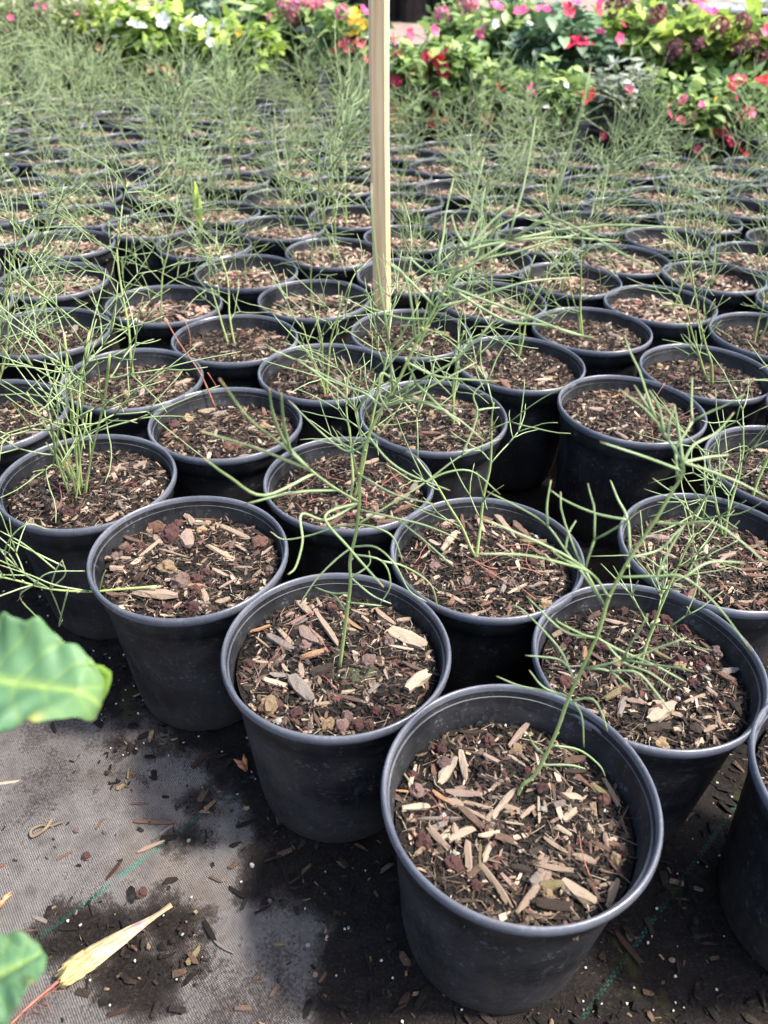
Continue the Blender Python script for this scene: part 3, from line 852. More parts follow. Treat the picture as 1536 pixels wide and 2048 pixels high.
# chips and stones traced pot by pot: crop origin, crop scale, chips (x0,y0,x1,y1,width,tone), stones (x,y,r,tone)
TRACED = {
 (0, 0): ((780, 1350, 2.695), [(265,590,345,470,75,'pale'),(375,430,400,570,45,'pale'),(225,490,240,570,35,'red'),(640,385,745,255,38,'pink'),(310,635,480,640,45,'pink'),
   (345,670,535,720,30,'tan'),(545,775,655,630,38,'pale'),(230,640,310,700,30,'orange'),(65,720,200,712,40,'pale'),(30,632,155,640,18,'orange'),(370,715,490,840,45,'brown'),
   (385,715,545,805,25,'tan'),(160,780,380,775,22,'grey'),(200,820,300,930,40,'tan'),(315,895,440,835,40,'pale'),(480,880,585,855,35,'pale'),(410,910,425,1075,45,'tan'),
   (480,900,475,1030,22,'olive'),(500,1010,535,920,40,'pale'),(490,1030,640,1240,38,'tan'),(690,1270,825,1075,40,'tan'),(800,1135,905,1130,50,'olive'),(920,1115,1085,1210,70,'pale'),
   (770,1240,970,1240,60,'dark'),(790,1030,960,1060,35,'tan'),(785,1045,815,970,25,'tan'),(1170,1240,1220,1110,45,'tan'),(1090,900,1240,970,30,'brown'),(1155,960,1240,1090,22,'red'),
   (1150,850,1165,920,30,'tan'),(890,820,960,870,30,'pale'),(930,785,990,735,40,'pale'),(1165,560,1240,700,38,'tan'),(1215,590,1280,670,28,'olive'),(1085,590,1170,645,50,'olive'),
   (930,530,1050,515,35,'dark'),(790,670,795,800,15,'pale'),(700,780,770,715,30,'tan'),(500,435,580,475,40,'pink'),(640,420,720,385,30,'brown'),(380,310,510,305,35,'dark'),
   (880,520,960,610,12,'tan'),(830,890,940,960,25,'tan'),(590,790,700,825,12,'pale'),(40,580,75,480,25,'pale'),(65,540,115,615,15,'tan'),(1060,1110,1115,1200,22,'brown'),
   (1120,1140,1200,1120,20,'tan'),(585,1060,640,1130,18,'tan'),(750,1130,790,1080,50,'grey'),(980,300,1040,340,30,'brown'),(1195,850,1270,720,15,'brown'),(1300,770,1335,870,15,'brown'),
   (560,890,660,910,50,'brown'),(480,550,650,600,20,'brown'),(650,1040,750,1060,40,'dark'),(900,640,950,680,25,'brown'),(1000,860,1100,890,25,'dark'),(880,720,930,700,40,'grey')],
  [(270,395,38,'lava'),(525,350,38,'lava'),(295,475,45,'pink'),(120,530,30,'lava'),(820,605,35,'lava'),(175,890,42,'lava'),(335,1010,45,'lava'),(465,1120,30,'lava'),(610,525,20,'lava'),
   (1250,945,25,'brown'),(370,375,20,'pink'),(735,520,18,'lava'),(265,798,18,'white'),(280,750,22,'white'),(815,725,20,'white'),(345,942,15,'white'),(322,942,12,'white'),(775,218,14,'tan'),(905,865,9,'white'),(108,550,11,'white')]),
 (1, 0): ((430, 1140, 3.072), [(330,410,470,500,60,'grey'),(385,390,500,480,35,'tan'),(470,350,555,310,50,'grey'),(530,380,640,460,95,'pink'),(510,220,590,300,50,'tan'),(590,230,740,470,40,'tan'),
   (745,265,890,385,35,'orange'),(840,255,940,280,22,'tan'),(990,260,1090,340,45,'tan'),(1080,400,1280,480,95,'pale'),(1050,470,1195,500,25,'pale'),(1180,745,1295,660,85,'pale'),(590,660,715,610,70,'dark'),
   (300,690,435,730,45,'pale'),(470,700,585,820,85,'grey'),(520,550,665,510,50,'orange'),(520,600,530,680,35,'tan'),(1155,585,1285,635,30,'brown'),(700,775,880,825,30,'brown'),(200,385,310,340,28,'orange'),
   (1130,310,1210,290,40,'tan'),(240,575,330,580,18,'pale'),(1310,650,1320,740,30,'brown'),(370,350,450,365,20,'dark'),(600,880,640,980,25,'brown'),(610,840,740,805,25,'tan'),(410,600,440,640,25,'pale'),
   (430,300,480,280,25,'pink'),(620,190,650,240,20,'tan'),(900,300,960,340,25,'tan'),(1020,590,1050,680,25,'pink'),(940,780,1000,720,30,'grey'),(250,430,330,480,20,'tan'),(160,600,220,640,25,'brown'),(340,660,440,660,35,'grey')],
  [(205,580,40,'lava'),(710,230,35,'lava'),(490,880,40,'lava'),(1110,865,30,'lava'),(980,860,30,'lava'),(870,950,45,'lava'),(935,945,30,'lava'),(385,820,25,'lava'),(265,865,28,'brown'),(785,690,22,'brown'),
   (365,520,28,'pink'),(545,465,40,'pink'),(770,965,42,'pink'),(690,955,42,'tan'),(330,830,50,'tan'),(575,960,25,'pink'),(370,565,20,'pink'),(805,905,35,'pink'),(380,915,26,'white'),(300,445,14,'white'),(850,615,12,'white'),(910,625,14,'white'),(190,815,14,'white')]),
 (2, 0): ((0, 950, 2.0), [(745,245,755,300,60,'pink'),(830,300,965,345,22,'tan'),(885,215,985,252,28,'tan'),(560,330,640,275,18,'tan'),(540,480,690,500,45,'tan'),(570,480,640,455,15,'pale'),(420,340,510,345,22,'tan'),
   (640,310,740,345,12,'tan'),(805,470,820,515,25,'tan'),(875,455,940,415,12,'pink'),(850,390,905,415,22,'tan'),(440,390,490,385,30,'tan'),(735,140,765,170,30,'tan'),(640,155,720,145,15,'brown'),(940,375,1000,380,14,'grey'),
   (470,245,540,270,22,'brown'),(1000,220,1060,260,20,'dark'),(690,545,720,520,12,'tan'),(860,510,910,500,25,'tan'),(430,490,500,500,25,'brown'),(560,395,600,360,20,'brown'),(770,155,850,165,14,'brown'),(1040,330,1080,290,12,'tan'),(940,290,980,310,14,'tan'),(615,255,640,285,30,'tan')],
  [(665,385,38,'tan'),(560,185,22,'tan'),(800,220,20,'tan'),(825,190,15,'tan'),(675,255,42,'lava'),(455,283,22,'pink'),(555,285,18,'lava'),(505,298,20,'lava'),(605,195,30,'brown'),(735,412,20,'lava'),(715,440,36,'pink'),
   (780,420,25,'lava'),(815,395,20,'lava'),(775,462,20,'lava'),(765,530,28,'lava'),(1030,275,32,'brown'),(400,325,20,'pink'),(1070,380,20,'pink'),(700,160,20,'lava')]),
 (0, 1): ((768, 950, 2.0), [(1060,990,1150,930,70,'pale'),(880,905,970,850,30,'olive'),(940,970,960,900,25,'grey'),(970,915,1040,925,28,'pink'),(1200,925,1300,875,16,'tan'),(880,580,970,600,25,'tan'),(1050,1030,1140,1020,40,'dark'),
   (1220,1020,1265,1035,45,'dark'),(1320,650,1390,700,16,'brown'),(1380,790,1440,780,35,'grey'),(1330,795,1400,825,30,'brown'),(1070,610,1110,575,30,'pale'),(1280,1030,1330,1010,20,'tan'),(1060,700,1150,750,25,'olive'),(640,630,690,610,25,'tan'),
   (1330,960,1340,1010,12,'tan'),(700,790,760,820,14,'pale'),(820,720,900,760,16,'brown'),(1380,910,1420,960,30,'dark'),(1150,960,1190,970,25,'tan'),(1230,690,1290,720,14,'tan'),(990,640,1050,680,14,'brown')],
  [(945,505,25,'lava'),(1085,560,28,'lava'),(1140,545,28,'lava'),(1215,605,25,'lava'),(1235,835,22,'lava'),(1180,750,28,'lava'),(735,660,18,'lava'),(725,625,22,'lava'),(1330,708,28,'pink'),(1175,895,14,'white'),(1295,770,14,'white'),
   (930,755,26,'tan'),(1260,760,20,'lava'),(1430,830,18,'brown'),(1100,765,14,'tan')]),
 (1, 1): ((768, 950, 2.0), [(360,150,425,165,45,'red'),(435,140,515,235,40,'tan'),(560,155,605,200,45,'brown'),(375,185,395,230,25,'pale'),(550,275,645,270,30,'olive'),(230,310,285,235,30,'pale'),(215,190,255,170,25,'pink'),
   (600,385,700,385,12,'tan'),(495,480,560,455,18,'pale'),(465,480,480,435,20,'grey'),(250,480,320,520,18,'tan'),(180,270,220,290,22,'pale'),(640,330,690,370,14,'tan'),(450,290,520,330,12,'tan'),(300,150,310,200,18,'brown'),(590,300,640,320,22,'brown'),(430,240,470,260,14,'pale')],
  [(120,240,20,'lava'),(200,365,22,'pink'),(325,425,20,'pink'),(605,243,12,'white'),(230,205,12,'pink')]),
}

POT_LABELS = {
 (0, 0): "front-most black pot with deep-set mulch and a single leaning seedling",
 (1, 0): "black pot with a large pale wood chunk and a mossy patch round its seedling",
 (2, 0): "black pot full of red stones with one tan stone in its middle",
 (3, 0): "black pot holding the grassy clump of upright stems",
 (4, 0): "black pot cut by the left edge beside the grassy clump's pot",
 (0, 1): "black pot right behind the front-most pot, with a white-grey wood chunk",
 (-1, 1): "black pot cut off by the right edge beside the front-most pot",
 (1, 1): "black pot with red-brown bark lumps at its far side, beside the bare gap",
 (2, 1): "black pot littered with fine red dead needles, behind the mossy one",
 (3, 1): "black pot with a thin dead red twig leaning out of its mulch",
 (0, 2): "black pot at the right edge, in front of the bare gap",
 (1, 3): "black pot with bare mulch and thin curled red twigs, behind the bare gap",
}
POTINFO = {}
POTS = [q for q in POTS if not ((q[0] > 0.55 and q[1] > 3.2) or (q[0] > 0.0 and q[1] > 3.45) or (q[0] < 0.2 and q[1] > 4.25))]
first_i = {}
for (x, y, i, j) in POTS:
    first_i[j] = min(first_i.get(j, 99), i)
row_pos = {}
for j in set(q[3] for q in POTS):
    for k, q in enumerate(sorted([q for q in POTS if q[3] == j], key=lambda q: q[2])):
        row_pos[(q[2], j)] = k
# soil depth under the rim
DEPTH = {(0, 0): 0.044, (1, 0): 0.026, (2, 0): 0.026, (0, 1): 0.030, (1, 1): 0.027, (2, 1): 0.027, (3, 0): 0.022}
for (x, y, i, j) in sorted(POTS, key=lambda q: q[1]):
    r = random.Random(i * 97 + j * 13 + 7)
    near = y < 1.45
    root = empty("nursery_pot", (x, y, 0.0), (r.gauss(0, 0.012), r.gauss(0, 0.012), r.uniform(0, 6.28)))
    if near:
        root.rotation_euler = (r.gauss(0, 0.006), r.gauss(0, 0.006), 0.0)
    zs = r.uniform(0.985, 1.015)
    if (i, j) == (0, 0):
        zs = 1.03
    elif (i, j) == (0, 1):
        zs = 0.99
    body, rim, inner = r.choice(POT_NEAR if near else POT_FAR)
    spin = r.uniform(0, 6.28)
    mobj("body", body, root, scale=(1, 1, zs), rot=(0, 0, spin))
    mobj("rim", rim, root, scale=(1, 1, zs), rot=(0, 0, spin))
    mobj("inner_wall", inner, root, scale=(1, 1, zs), rot=(0, 0, spin))
    dep = DEPTH.get((i, j), r.uniform(0.020, 0.036))
    zsoil = POT_H * zs - dep
    k = (i * 3 + j * 7) % 5
    sm, mm, zf = (SOIL_NEAR if near else SOIL_FAR)[k]
    sz = mobj("soil", sm, root, loc=(0, 0, zsoil), rot=(0, 0, 0 if near else r.uniform(0, 6.28)))
    mobj("mulch", mm, sz, kind="stuff", rot=(0, 0, 0 if near else r.uniform(0, 6.28)))
    lab = POT_LABELS.get((i, j)) or "black nursery pot, %s from the lower right in the %s diagonal row" % (ORD[row_pos[(i, j)]], ORD[j])
    tag(root, lab, "plant pot", "black nursery pots set out in rows")
    POTINFO[(i, j)] = (x, y, zsoil, sz, zf, root)
    # chips big enough to be picked out
    if (i, j) in TRACED:
        (ox, oy, s), chips, stones = TRACED[(i, j)]
        wz = zsoil
        key_near = (i, j) == (0, 0)
        for (a, b, c, d, wd, tone) in chips:
            p, q = at_z(ox + a / s, oy + b / s, wz), at_z(ox + c / s, oy + d / s, wz)
            mid = (p + q) / 2 - Vector((x, y, wz))
            if math.hypot(mid.x, mid.y) > 0.098:
                mid *= 0.096 / math.hypot(mid.x, mid.y)
            L = (q - p).length
            ppm = F_PX / (Vector((x, y, wz)) - CAM).dot(FWD)
            W = max(0.002, wd / s / ppm * 0.95)
            T = min(0.010, max(0.002, W * r.uniform(0.45, 0.7)))
            place_chip(sz, (mid.x, mid.y, zf(mid.x, mid.y) + T * 0.45 + 0.0022), math.atan2((q - p).y, (q - p).x), L * 1.05, W, T, tone, r)
        for (a, b, rad, tone) in stones:
            p = at_z(ox + a / s, oy + b / s, wz + 0.003) - Vector((x, y, wz))
            if math.hypot(p.x, p.y) > 0.097:
                p *= 0.095 / math.hypot(p.x, p.y)
            ppm = F_PX / (Vector((x, y, wz)) - CAM).dot(FWD)
            rd = rad / s / ppm
            place_stone(sz, (p.x, p.y, zf(p.x, p.y) + rd * 0.45), rd, tone, r)
        nx = 60 if key_near else 34
    else:
        nx = 34 if y < 1.1 else (14 if y < 1.6 else (4 if y < 2.3 else 0))
    tn = ['tan'] * 5 + ['pale'] * 3 + ['pink'] * 4 + ['brown'] * 5 + ['red'] * 3 + ['grey'] * 4 + ['dark'] * 2 + ['orange']
    for _ in range(nx):
        a, rr = r.uniform(0, 6.28), 0.094 * math.sqrt(r.random())
        px, py = rr * math.cos(a), rr * math.sin(a)
        if r.random() < 0.16:
            rd = r.uniform(0.0035, 0.0085)
            place_stone(sz, (px, py, zf(px, py) + rd * 0.4), rd, r.choice(['lava', 'lava', 'pink', 'tan', 'brown']), r)
        else:
            L = (r.uniform(0.007, 0.019) if (i, j) in TRACED else r.uniform(0.010, 0.028)) * (1.15 if y > 1.1 else 1)
            W = L * r.uniform(0.16, 0.42)
            T = min(0.006, W * 0.6)
            place_chip(sz, (px, py, zf(px, py) + T * 0.4 + 0.001), r.uniform(0, 6.28), L, W, T, r.choice(tn), r)
# ------------------------------------------------------------------ seedlings
def strand(mb, pts, r0, r1, sides, dead=0.0):
    """one needle: a curved tapering tube; 'along' runs 0..1 to the tip"""
    n = len(pts)
    rad = [r0 + (r1 - r0) * (i / (n - 1)) for i in range(n)]
    mb.tube(pts, rad, sides, [i / (n - 1) for i in range(n)])

def needle_curve(p, d, L, r, up=0.25, n=5, wig=0.12):
    pts, d = [Vector(p)], Vector(d).normalized()
    curl = Vector((r.gauss(0, wig), r.gauss(0, wig), up * r.uniform(-0.5, 1.2)))
    for i in range(n):
        d = (d + curl / n + Vector((r.gauss(0, wig), r.gauss(0, wig), r.gauss(0, wig))) * 0.35).normalized()
        pts.append(pts[-1] + d * (L / n))
    return pts, d

def side_dir(d, ang, roll):
    d = Vector(d).normalized()
    a = d.cross(Vector((0.2, 0.3, 1)))
    if a.length < 0.1:
        a = Vector((1, 0, 0))
    a.normalize()
    b = d.cross(a)
    return (d * math.cos(ang) + (a * math.cos(roll) + b * math.sin(roll)) * math.sin(ang)).normalized()

def compound_leaf(mb, p, d, size, r, sides=4, rad=0.00105, depth=2):
    """petiole that forks into two to four linear lobes"""
    L = size * r.uniform(0.25, 0.5)
    pts, d2 = needle_curve(p, d, L, r, 0.15, 3, 0.08)
    strand(mb, pts, rad * 1.05, rad * 0.95, sides)
    e = pts[-1]
    k = r.choice((2, 2, 3, 3))
    roll0 = r.uniform(0, 6.28)
    for q in range(k):
        dd = side_dir(d2, r.uniform(0.3, 0.8), roll0 + q * 2 * math.pi / k)
        if depth > 1 and r.random() < 0.45:
            compound_leaf(mb, e, dd, size * r.uniform(0.6, 0.85), r, sides, rad * 0.93, depth - 1)
        else:
            pp, _ = needle_curve(e, dd, size * r.uniform(0.55, 1.15), r, 0.2, 5, 0.2)
            strand(mb, pp, rad * 0.95, rad * 0.6, sides)

def gen_seedling(seed, h, nst, nleaf, size, lean=(0, 0), sides=3, split=False, rad=0.0009, bare=0.22):
    """returns stem mesh and one foliage mesh (or a list of single leaf meshes)"""
    r = random.Random(seed)
    sm, fm = MB(), MB()
    leaves = []
    for s in range(nst):
        hh = h * (1 if s == 0 else r.uniform(0.55, 0.95))
        p = Vector((r.gauss(0, 0.004), r.gauss(0, 0.004), -0.004)) if s else Vector((0, 0, -0.004))
        d = Vector((lean[0] + r.gauss(0, 0.10 + 0.08 * s), lean[1] + r.gauss(0, 0.10 + 0.08 * s), 1)).normalized()
        pts = [p]
        n = 9
        for i in range(n):
            d = (d + Vector((r.gauss(0, 0.09), r.gauss(0, 0.09), 0.03))).normalized()
            pts.append(pts[-1] + d * hh / n)
        pts = spline(pts, 2)
        m = len(pts)
        sm.tube(pts, [0.0021 * (1 - 0.62 * i / m) * (0.8 + h) for i in range(m)], 5 if split else 4, [0.5] * m)
        nl = nleaf if s == 0 else int(nleaf * 0.6)
        for q in range(nl):
            u = bare + (1 - bare) * (q + r.random()) / nl
            k = min(m - 2, int(u * (m - 1)))
            pt = pts[k].lerp(pts[k + 1], u * (m - 1) - k)
            dirv = (pts[k + 1] - pts[k]).normalized()
            dd = side_dir(dirv, r.uniform(0.85, 1.5) * (1 - 0.36 * u), q * 2.4 + r.uniform(-0.5, 0.5))
            tgt = fm
            if split:
                tgt = MB()
            compound_leaf(tgt, pt, dd, size * r.uniform(0.65, 1.1) * (0.75 + 0.35 * u), r, sides, rad)
            if split:
                leaves.append(tgt)
    stem = sm.mesh("stem", M['stem'])
    if split:
        return stem, [q.mesh("leaf", M['needle']) for q in leaves]
    return stem, fm.mesh("foliage", M['needle'])

PROTO = []
for k, (h, ns, nl, sz) in enumerate([(0.24, 1, 10, 0.115), (0.29, 1, 13, 0.12), (0.22, 2, 8, 0.10), (0.32, 1, 17, 0.13), (0.27, 2, 10, 0.12),
                                     (0.17, 1, 7, 0.095), (0.30, 2, 13, 0.12), (0.25, 1, 14, 0.135), (0.34, 1, 16, 0.12), (0.22, 3, 7, 0.10)]):
    PROTO.append(gen_seedling(500 + k, h, ns, nl, sz, (random.uniform(-.2, .2), random.uniform(-.2, .2)), 3, False, 0.00095))

FAR = []
for k, (h, ns, nl, sz) in enumerate([(0.25, 1, 15, 0.15), (0.29, 1, 20, 0.155), (0.22, 2, 9, 0.14), (0.31, 1, 16, 0.16), (0.26, 2, 11, 0.15), (0.23, 1, 20, 0.165), (0.29, 2, 11, 0.15)]):
    FAR.append(gen_seedling(800 + k, h, ns, nl, sz, (random.uniform(-.25, .25), random.uniform(-.25, .25)), 3, False, 0.0015, 0.25))

TR_LEAVES = {}   # traced seedlings: stem pixels, leaves as pixel polylines

def c6(*p): return [(768 + x / 2, 950 + y / 2) for x, y in p]
def c4(*p): return [(768 + x / 2, 400 + y / 2) for x, y in p]
def cb(*p): return [(400 + x / 2.56, 700 + y / 2.56) for x, y in p]

TR_LEAVES[(0, 0)] = dict(extra=3,
    stem=[(1033, 1592)] + c6((555, 1240), (610, 1190), (685, 1040), (740, 890), (850, 650), (900, 490), (985, 330), (1080, 190), (1150, 70), (1195, 0)) + [(1366, 925)],
    lean=0.10,
    leaves=[(c6((890,512),(820,430),(725,300),(655,205),(560,140),(400,60)), 0.4), (c6((725,300),(738,235),(768,182)), 0.4), (c6((655,205),(652,120),(668,20)), 0.3),
            (c6((905,480),(830,395),(720,355),(560,320),(360,315)), -0.3), (c6((830,395),(740,330),(620,270),(480,210),(390,175)), 0.1), (c6((985,320),(975,180),(935,95),(905,20)), 0.5),
            (c6((975,180),(850,155),(730,105),(665,60)), 0.3), (c6((1085,210),(1190,195),(1310,190),(1420,260),(1536,360)), -0.3), (c6((1000,330),(1100,300),(1170,230),(1215,190)), 0.3),
            (c6((960,410),(1090,405),(1200,410),(1330,520),(1470,705)), -0.2), (c6((1200,410),(1300,350),(1440,350)), 0.3), (c6((1090,405),(1130,320),(1200,200)), 0.3), (c6((850,655),(720,625),(570,485)), 0.2),
            (c6((845,665),(800,640),(700,590),(690,575)), -0.2), (c6((845,670),(940,700),(1080,760),(1210,830)), -0.3), (c6((880,690),(960,750),(1060,790),(1160,860)), -0.4), (c6((800,790),(900,785),(990,860)), -0.2),
            (c6((900,785),(1010,790),(1080,860),(1150,955)), -0.3), (c6((790,810),(740,770),(690,680),(560,545),(510,520)), 0.3), (c6((740,770),(690,735),(565,722)), 0.1), (c6((748,895),(690,870),(550,845),(450,805)), 0.2),
            (c6((750,890),(640,850),(580,780)), 0.2), (c6((745,900),(790,960),(800,1090)), -0.2), (c6((760,885),(830,895),(870,950),(895,1025)), -0.2), (c6((660,1165),(740,1160),(805,1175)), -0.1),
            (c6((685,1085),(780,1100),(860,1160),(885,1205)), 0.1), (c6((640,1130),(600,1080),(575,1030)), 0.2), (c4((1195,1045),(1120,930),(1000,740)), 0.4), (c4((1150,960),(1140,900),(1165,820)), 0.3),
            (c4((1195,1045),(1180,930),(1160,820)), 0.3), (c4((1190,1080),(1050,1030),(865,968)), 0.0), (c4((1200,1050),(1290,1080),(1420,1130),(1536,1190)), -0.2), (c4((1200,1045),(1290,1030),(1380,1020)), 0.2),
            (c4((1195,1045),(1240,980),(1330,930),(1400,850)), 0.3), (c4((1120,930),(1100,830),(1060,760)), 0.2)])
TR_LEAVES[(1, 0)] = dict(extra=7,
    stem=[(678, 1338)] + cb((745, 1400), (770, 1200), (768, 1080), (800, 930), (815, 780), (820, 640), (850, 480), (915, 330), (1010, 170), (1080, 20)) + c4((205, 430), (290, 270), (335, 200)),
    lean=0.02,
    leaves=[(cb((815,790),(680,700),(560,610),(400,470),(250,350),(100,150)), -0.75), (cb((560,610),(430,560),(280,500),(0,415)), -0.7), (cb((690,740),(480,730),(230,790)), -0.7), (cb((560,640),(330,745),(150,650),(20,555)), -0.7),
            (cb((560,620),(440,480),(375,330),(355,200)), -0.6), (cb((470,520),(430,380),(415,220)), -0.6), (cb((810,905),(700,905),(560,950),(430,970),(360,930)), 0.1), (cb((810,905),(900,910),(990,960),(1040,1090)), -0.2),
            (cb((800,1000),(700,1070),(600,1170),(510,1300)), -0.2), (cb((800,1000),(900,1010),(1000,1100),(1070,1230),(1160,1290)), -0.2), (cb((810,1050),(930,1080),(975,1200),(920,1305)), -0.1),
            (cb((930,1060),(1050,1110),(1180,1200),(1220,1330)), 0.1), (cb((770,1180),(830,1130),(870,1090),(865,1030)), 0.2), (cb((775,1180),(880,1255),(980,1300)), -0.1), (cb((770,1305),(880,1305),(930,1310)), 0.0),
            (cb((755,1260),(680,1245),(590,1215)), 0.1), (cb((745,1340),(700,1270),(670,1245)), 0.1), (cb((815,890),(960,800),(1150,680),(1340,540),(1536,455)), 0.2), (cb((1150,680),(1270,625),(1400,625),(1536,740)), 0.1),
            (cb((1340,540),(1400,400),(1420,310),(1400,230),(1450,170)), 0.3), (cb((1420,310),(1470,300),(1536,295)), 0.3), (cb((815,800),(1000,860),(1160,900),(1330,970)), -0.3), (cb((1000,860),(1130,960),(1300,1110)), -0.3),
            (cb((820,660),(780,520),(790,460)), 0.2), (cb((825,640),(1000,740),(1200,790)), -0.2), (cb((850,480),(760,520),(640,440),(450,255)), 0.2), (cb((870,460),(960,560),(1080,640),(1280,720)), -0.2),
            (cb((800,790),(650,870),(520,840),(525,980),(490,1110),(450,1150)), -0.6), (cb((815,790),(760,800),(700,800),(685,835)), -0.5), (cb((940,300),(840,220),(740,180),(500,60)), 0.2),
            (cb((950,280),(1100,260),(1300,340),(1460,470)), -0.2), (cb((1000,170),(930,120),(920,230),(980,330)), -0.2), (cb((1060,60),(1200,130),(1340,150),(1536,160)), -0.1), (cb((810,780),(640,850),(760,1010),(940,1215)), -0.8),
            (c4((205,430),(90,310),(0,240)), 0.2), (c4((120,590),(105,390),(80,300),(20,245)), 0.1), (c4((300,290),(180,290),(90,220)), 0.2), (c4((335,200),(290,130),(270,60)), 0.2), (c4((335,210),(470,170),(700,150),(940,165)), 0.1),
            (c4((335,200),(400,120),(460,60),(520,20)), 0.2), (c4((335,205),(370,100),(400,60)), 0.2), (c4((270,330),(480,480),(640,500),(840,555)), -0.1), (c4((250,360),(560,460),(740,530),(840,550)), -0.2),
            (c4((205,430),(330,400),(560,330),(760,310)), 0.2), (c4((180,480),(60,470),(-90,420)), 0.1)])
TR_LEAVES[(2, 0)] = dict(extra=4,
    stem=[(312, 1168), (250, 1178), (180, 1183), (100, 1178), (30, 1160), (-60, 1140)], lean=-0.2, base_z=0.02,
    leaves=[([(180,1183),(110,1170),(60,1150),(0,1130)], -0.2), ([(100,1178),(112,1140),(125,1120)], 0.2), ([(130,1181),(118,1250),(125,1240)], -0.2), ([(60,1172),(40,1195),(80,1240),(118,1280)], -0.2),
            ([(100,1178),(110,1200),(125,1240)], -0.1), ([(100,1178),(130,1150),(125,1122)], 0.2), ([(110,1140),(50,1090),(0,1062)], 0.1), ([(125,1135),(80,1110),(20,1080)], 0.1), ([(60,1168),(100,1145),(170,1142)], 0.1),
            ([(30,1160),(10,1100),(50,1050),(100,1060)], 0.2), ([(10,1155),(-30,1100),(-40,1050)], 0.2), ([(190,1183),(205,1155),(212,1140)], 0.2)])

SEED_LABELS = {
 (0, 0): "single seedling leaning right from the front-most pot, long forked needle leaves",
 (1, 0): "tallest near seedling, upright stem with arching needles, in the mossy pot",
 (2, 0): "seedling lying flat over the left rim of the pot with red stones",
 (3, 0): "grassy seedling clump with many upright green stems at the left",
 (0, 1): "small branching seedling in the pot right behind the front-most one",
 (1, 1): "thin curving seedling beside the bare gap, in the pot with bark lumps",
 (3, 1): "dead reddish twig with no leaves standing in a black pot",
 (1, 3): "seedling reduced to a few thin red curling twigs in bare mulch",
}
GROUPS = "needle-leaved seedlings in black pots"

def traced_seedling(key):
    x, y, zs, sz, zf, proot = POTINFO[key]
    T = TR_LEAVES[key]
    r = random.Random(hash(key) % 1000 + 3)
    r = random.Random(key[0] * 31 + key[1] * 17 + 3)
    base = at_z(*T['stem'][0], zs + T.get('base_z', 0.0))
    Yb, lean = base.y, T['lean']
    def lift(px, py, extra=0.0):
        d = ray(px, py)
        # plane y = Yb + lean * (z - zbase) + extra
        k = (Yb + extra - lean * base.z + lean * CAM.z) / (d.y - lean * d.z)
        return CAM + d * k
    st = [lift(*p) for p in T['stem']]
    st[0] = base - Vector((0, 0, 0.004))
    root = empty("seedling", base)
    pts = spline(st, 4)
    n = len(pts)
    mb = MB()
    mb.tube([p - base for p in pts], [0.0018 - 0.0009 * i / n for i in range(n)], 8, [0.5] * n)
    # small leaf-scar knobs along the stem
    for i in range(3, n - 2, 3):
        p = pts[i] - base
        mb.tube([p, p + side_dir((pts[i + 1] - pts[i]), 0.7, i * 2.4) * 0.0042], [0.0014, 0.0008], 5, [0.5, 0.6])
    mobj("stem", mb.mesh("stem", M['stem']), root)
    ends = []
    for q, (poly, depth) in enumerate(T['leaves']):
        p0 = lift(*poly[0])
        # start on an earlier leaf or on the stem, whichever lies nearer in the picture
        best, bd = None, 1e9
        for c, pxy in ends + [(p, to_px(p)) for p in pts]:
            dd = math.hypot(pxy[0] - poly[0][0], pxy[1] - poly[0][1])
            if dd < bd:
                best, bd = c, dd
        e0 = best.y - (Yb + lean * (best.z - base.z))
        tot = sum(math.dist(poly[i], poly[i + 1]) for i in range(len(poly) - 1))
        wl = tot / 1900.0
        P, run = [best], 0
        for i in range(1, len(poly)):
            run += math.dist(poly[i - 1], poly[i])
            P.append(lift(*poly[i], e0 + depth * wl * run / tot))
        cs = spline(P, 5)
        m = len(cs)
        mb = MB()
        fat = 1.25 if depth < -0.55 else 1.0
        mb.tube([p - base for p in cs], [fat * (0.00098 - 0.0005 * (i / m) ** 2) for i in range(m)], 6, [i / (m - 1) for i in range(m)])
        mobj("leaf", mb.mesh("leaf", M['needle']), root)
        ends += [(p, to_px(p)) for p in cs[1:]]
    for q in range(T.get('extra', 0)):
        u = r.uniform(0.4, 0.97)
        k = int(u * (n - 2))
        mb = MB()
        compound_leaf(mb, pts[k] - base, side_dir(pts[k + 1] - pts[k], r.uniform(0.7, 1.2) * (1 - 0.4 * u), q * 2.4), r.uniform(0.07, 0.11), r, 5, 0.0010)
        mobj("leaf", mb.mesh("leaf", M['needle']), root)
    tag(root, SEED_LABELS[key], "seedling", GROUPS)

